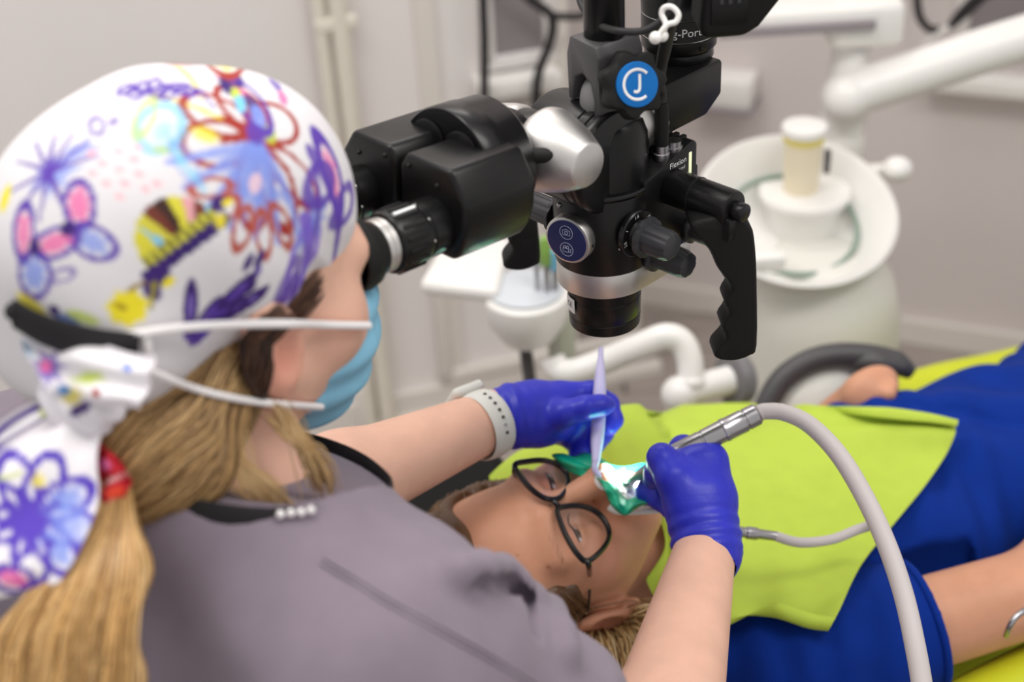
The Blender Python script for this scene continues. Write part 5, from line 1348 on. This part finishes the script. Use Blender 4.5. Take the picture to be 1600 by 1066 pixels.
# dark temple hair running back; its dark colour also stands in for shade under the cap edge
sd_ = np.array([cast(headD, 500 - 105 * t + rng.normal(0, 5), 446 + 100 * t + rng.uniform(-30, 8)) for t in rng.uniform(0, 1, 700)])
vf, cc = strands(headD, snap(headD, sd_, .001), lambda p: np.tile(-fD * .9 - uD * .62, (len(p), 1)), 12, .0022, .0010, .00050, [srgb(84, 56, 42), srgb(66, 44, 34), srgb(104, 72, 52)], .06)
mk('hair_temple', vf, M_hair, den, kind='stuff', vcol=cc, angle=180)
sd_ = np.array([cast(headD, rng.uniform(378, 424), rng.uniform(520, 590)) for _ in range(420)])
vf, cc = strands(headD, snap(headD, sd_, .0015), lambda p: np.tile(-uD - .25 * fD, (len(p), 1)), 12, .0024, .0022, .00060, [srgb(64, 42, 32), srgb(52, 34, 28), srgb(92, 64, 46)], .08)
mk('hair_temple', vf, M_hair, den, kind='stuff', vcol=cc, angle=180)
pth = []
for k in range(3600):
    e = rng.normal(0, 1, 6); lf = rng.uniform(-1, 1); dp = rng.uniform(-1, 1)
    wv_ = 16 * math.sin(1.2 + dp)
    pth.append(spline([P(178 + 14 * lf + 3 * e[0], 728 + 10 * dp, .765 + .010 * dp), P(176 + 26 * lf + 3 * e[0] + wv_ * .3, 800, .745 + .014 * dp), P(140 + 74 * lf + 4 * e[3] + wv_, 890, .725 + .018 * dp), P(112 + 104 * lf + 4 * e[4] - wv_ * .6, 985, .715 + .020 * dp), P(96 + 112 * lf + 6 * e[5] + wv_ * .8, 1060, .712 + .02 * dp), P(84 + 120 * lf + 8 * e[5] - wv_, 1140, .71 + .02 * dp)], 5))
vf, cc = strand_mesh(pth, .0009, [srgb(214, 172, 112), srgb(190, 148, 92), srgb(224, 186, 130), srgb(166, 126, 78)])
mk('pony_tail', vf, M_hair, den, kind='stuff', vcol=cc, angle=180)
pt = []
for k in range(60):
    e = rng.normal(0, 1, 4); a = rng.uniform(0, 1)
    pt.append(spline([P(430 + 10 * e[0], 640 + 10 * e[1], .80), P(450 + 26 * a + 5 * e[0], 680 + 6 * e[1], .795), P(470 + 40 * a + 8 * e[1], 730 + 12 * e[0], .80), P(480 + 44 * a + 8 * e[2], 770 + 14 * e[3], .81)], 6))
for k in range(70):
    e = rng.normal(0, 1, 4); pt.append(spline([P(330 + 20 * e[0], 640, .80), P(350 + 20 * e[0], 700, .795), P(400 + 20 * e[1], 760, .79), P(440 + 24 * e[2], 800 + 8 * e[3], .80)], 6))
vf, cc = strand_mesh(pt, .0005, [srgb(206, 170, 118), srgb(184, 146, 96), srgb(226, 196, 148)])
mk('hair_wisps', vf, M_hair, den, kind='stuff', vcol=cc, angle=180)

# ---- necklace of clear beads
nk = spline([(438, 814), (452, 812), (468, 811), (484, 808), (497, 800), (504, 790)], 6)
neckl = thing('necklace', cast(allD, 470, 810), 'sparkling bead necklace at the collar of the person in scrubs', 'necklace')
pp = np.array([cast(lambda p: np.minimum(scrub(p), neckD(p)), q[0], q[1] - 10, lift=.004) for q in nk]); ln = np.r_[0, np.cumsum(np.linalg.norm(np.diff(pp, axis=0), axis=1))]
nbd = int(ln[-1] / .0056)
for k in range(nbd):
    c = np.array([np.interp(k * .0056, ln, pp[:, i]) for i in range(3)])
    mk('bead', ball(c, .0027, nu=8, nv=6), M_pearl, neckl, smooth=False)
mk('necklace_thread', tube(pp, .0005, 6), M_steel, neckl)

# ---- gloves
def chain(pts, k=.006): return U(k, *[cone(P(*a[:3]), P(*b[:3]), a[3], b[3]) for a, b in zip(pts[:-1], pts[1:])])
gR = [
    cone(P(1106, 868, 1.160), P(1103, 838, 1.170), .0275, .0255), cone(P(1103, 838, 1.170), P(1094, 790, 1.180), .0255, .0265),
    cone(P(1086, 770, 1.182), P(1078, 728, 1.192), .022, .017), cone(P(1108, 775, 1.185), P(1106, 722, 1.196), .0215, .016)]
tR = chain([(1076, 800, 1.172, .017), (1050, 745, 1.172, .0135), (1034, 716, 1.180, .0112), (1026, 738, 1.196, .0095), (1020, 750, 1.206, .0080)])
iR = chain([(1106, 722, 1.196, .014), (1068, 703, 1.215, .0115), (1046, 728, 1.226, .0100), (1022, 752, 1.234, .0088), (1010, 764, 1.238, .0074)])
mR = chain([(1098, 735, 1.200, .013), (1066, 738, 1.225, .0110), (1040, 752, 1.236, .0098), (1020, 768, 1.240, .0088), (1010, 776, 1.242, .0074)])
rR = chain([(1104, 760, 1.200, .0125), (1070, 770, 1.232, .0110), (1046, 778, 1.236, .0098), (1030, 782, 1.226, .0088)])
lR = chain([(1110, 790, 1.196, .0115), (1080, 798, 1.226, .0100), (1060, 802, 1.226, .0088), (1050, 800, 1.216, .0080)])
gRf = U(.012, U(.016, *gR), tR, iR, mR, rR, lR)
wristR = nz(RWr - P(1086, 760, 1.19))
def gloveR(p):
    d = smin(smin(smin(gRf(p), iR(p), .002), tR(p), .002), mR(p), .002)
    l = (p - RWr.astype(np.float32)) @ wristR.astype(np.float32)
    return d + .0009 * np.sin(l * 520) * np.clip(1 - np.abs(l + .004) / .028, 0, 1)
gp = np.array([P(990, 690, 1.15), P(1160, 880, 1.28), P(990, 880, 1.28), P(1160, 690, 1.15), P(990, 880, 1.15), P(1160, 690, 1.28)])
V, Fq = mesh_sdf(gloveR, gp.min(0) - .01, gp.max(0) + .01, .0017)
mk('glove', (V, Fq), M_glove, den, angle=180)
cw = [P(1104, 858, 1.166) + .0268 * (math.cos(a) * frame(wristR)[0] + math.sin(a) * frame(wristR)[1]) + wristR * (.006 + .005 * math.cos(a + 1)) for a in np.linspace(0, 6.283, 40, endpoint=False)]
mk('glove_cuff', tube(cw, .0024, 8, closed=True), M_glove, den)

PF = lambda x, y, d: P(x, y, d + .030)
def chainF(pts, k=.006): return U(k, *[cone(PF(*a[:3]), PF(*b[:3]), a[3], b[3]) for a, b in zip(pts[:-1], pts[1:])])
gL = [cone(PF(798, 650, 1.250), PF(808, 650, 1.252), .0268, .0262), cone(PF(808, 650, 1.252), PF(846, 645, 1.262), .0262, .0262), cone(PF(846, 640, 1.264), PF(880, 630, 1.268), .0250, .0165), cone(PF(846, 660, 1.268), PF(872, 665, 1.276), .020, .0145)]
tL = chainF([(838, 664, 1.250, .0155), (880, 646, 1.236, .0120), (915, 637, 1.232, .0105), (938, 634, 1.236, .0092), (948, 633, 1.240, .0080)])
iL = chainF([(876, 618, 1.268, .0135), (925, 614, 1.272, .0105), (950, 632, 1.270, .0096), (958, 656, 1.264, .0086), (952, 668, 1.260, .0076)])
mL = chainF([(880, 640, 1.276, .0135), (932, 650, 1.284, .0105), (942, 676, 1.280, .0095), (932, 696, 1.272, .0082)])
rL2 = chainF([(872, 660, 1.280, .0130), (918, 672, 1.290, .0105), (922, 698, 1.284, .0092), (908, 708, 1.276, .0080)])
lL2 = chainF([(860, 672, 1.280, .0115), (896, 686, 1.288, .0095), (906, 706, 1.280, .0085), (900, 714, 1.272, .0074)])
def gloveL(p):
    d = U(.016, *gL)(p)
    for g in (tL, iL, mL, rL2, lL2): d = smin(d, g(p), .006)
    l = (p - LWr.astype(np.float32)) @ nz(LWr - PF(846, 645, 1.262)).astype(np.float32)
    return d + .0009 * np.sin(l * 480) * np.clip(1 - np.abs(l + .01) / .025, 0, 1)
gp = np.array([PF(x, y, z) for x in (760, 985) for y in (575, 730) for z in (1.20, 1.33)])
V, Fq = mesh_sdf(gloveL, gp.min(0), gp.max(0), .0017)
mk('glove', (V, Fq), M_glove, den, angle=180)
wl_ = nz(LWr - PF(846, 645, 1.262)); fx, fy, _ = frame(wl_)
cw = [PF(800, 650, 1.251) + .0272 * (math.cos(a) * fx + math.sin(a) * fy) for a in np.linspace(0, 6.283, 40, endpoint=False)]
mk('glove_cuff', tube(cw, .0018, 8, closed=True), M_glove, den)

# ---- watch strap on the far wrist
wc = P(757, 664, 1.268); wa = nz(P(800, 648, 1.282) - P(700, 690, 1.238)); fx, fy, _ = frame(wa)
wt = thing('watch', wc, 'pale grey watch with rubber strap on the forearm beside the blue glove', 'watch')
rw = .0300
loop = [wc + rw * (math.cos(a) * fx + math.sin(a) * fy) for a in np.linspace(0, 6.283, 56, endpoint=False)]
ups = np.array([nz(q - wc) for q in loop])
mk('strap', tube(loop, .0115, 12, closed=True, flat=(1.0, .16), up=ups), M_strap, wt)
toC = nz(CC - wc); toC = nz(toC - np.dot(toC, wa) * wa); sdw = np.cross(wa, toC)
for k in range(7):
    an = math.radians(-52 + 13 * k); rd = math.cos(an) * toC + math.sin(an) * sdw
    q = wc + rd * (rw + .0014)
    mk('strap_hole' if k != 5 else 'strap_pin', cyl(q, q + rd * .0012, .0016, seg=12), M_dgrey if k != 5 else M_steel, wt)
rd = math.cos(math.radians(110)) * toC + math.sin(math.radians(110)) * sdw
rd2 = rd if np.dot(rd, CU) > 0 else math.cos(math.radians(-110)) * toC + math.sin(math.radians(-110)) * sdw
mk('watch_case', box(wc + rd2 * (rw + .004), (.017, .014, .005), np.array([wa, np.cross(rd2, wa), rd2]), bev=.004, seg=3), M_strap, wt)

# ---- instruments in the hands
mir = thing('dental_mirror', P(935, 690, 1.250), 'lavender plastic dental mirror held upright between gloved fingers', 'mirror')
mp = spline([P(939, 543, 1.298), P(938, 580, 1.292), P(936, 640, 1.281), P(933, 690, 1.268), P(931, 722, 1.258)], 8)
mk('mirror_handle', tube(mp, [.0022, .0026, .0046, .0060, .0062, .0064, .0058, .0044, .0036], 16), M_lavender, mir)
mk('mirror_neck', tube(spline([P(931, 720, 1.2585), P(930, 735, 1.256), P(940, 747, 1.256)], 6), [.0034, .0028, .0022], 10), M_lavender, mir)
mk('mirror_head', lathe([(.0085, 0), (.0098, .0008), (.0098, .0022), (.0085, .003)], P(945, 750, 1.258), nz(CC - P(945, 750, 1.258) + np.array([.3, .2, 0])), 32), M_white, mir)
hp = thing('handpiece', P(1090, 692, 1.19), 'chrome handpiece with grey hose held in the near blue glove', 'handpiece')
ha, hb_ = P(1186, 646, 1.196), P(1040, 718, 1.196)
Lh = np.linalg.norm(ha - hb_)
prof = [(.0075, 0), (.0095, .002), (.0098, .012), (.0090, .0125), (.0090, .0135), (.0100, .014), (.0100, .030), (.0104, .0305), (.0104, .0335), (.0098, .034), (.0094, .052), (.0088, .0525), (.0088, .054), (.0094, .0545), (.0092, .085), (.0075, Lh)]
mk('handpiece_body', lathe(prof, ha, hb_ - ha, 40), M_steel, hp)
mk('handpiece_neck', tube(spline([hb_, P(1016, 732, 1.210), P(992, 746, 1.236), P(982, 756, 1.252)], 8), [.0075, .0058, .0045, .0042], 16), M_steel, hp)
mk('turbine_head', cyl(P(984, 748, 1.246), P(978, 764, 1.260), .0062, bev=.0012, seg=24), M_steel, hp)
hosp = spline([ha, P(1196, 643, 1.195), P(1225, 645, 1.190), P(1265, 664, 1.180), P(1310, 710, 1.165), P(1350, 775, 1.150), P(1385, 850, 1.135), P(1412, 930, 1.12), P(1430, 1010, 1.105), P(1442, 1080, 1.095), P(1455, 1180, 1.08)], 10)
mk('hose', tube(hosp, [.0070, .0072, .0074, .0078, .0080, .0081, .0082, .0082], 18), M_hose, hp)
hq = thing('suction_hose', P(1200, 840, 1.27), 'thin grey hose with chrome connector lying on the lime bib', 'hose')
mk('hose', tube(spline([P(1212, 838, 1.262), P(1250, 848, 1.262), P(1300, 843, 1.270), P(1345, 826, 1.275), P(1374, 822, 1.262), P(1392, 856, 1.235), P(1413, 926, 1.20), P(1432, 1010, 1.17), P(1446, 1085, 1.15), P(1458, 1180, 1.13)], 8), [.0046, .0046, .0052, .0056], 14), M_hose, hq)
mk('connector', lathe([(.0030, 0), (.0050, .002), (.0056, .010), (.0048, .011), (.0048, .016), (.0058, .017), (.0058, .026), (.0046, .028), (.0044, .044)], P(1138, 829, 1.258), P(1212, 838, 1.262) - P(1138, 829, 1.258), 28), M_steel, hq)
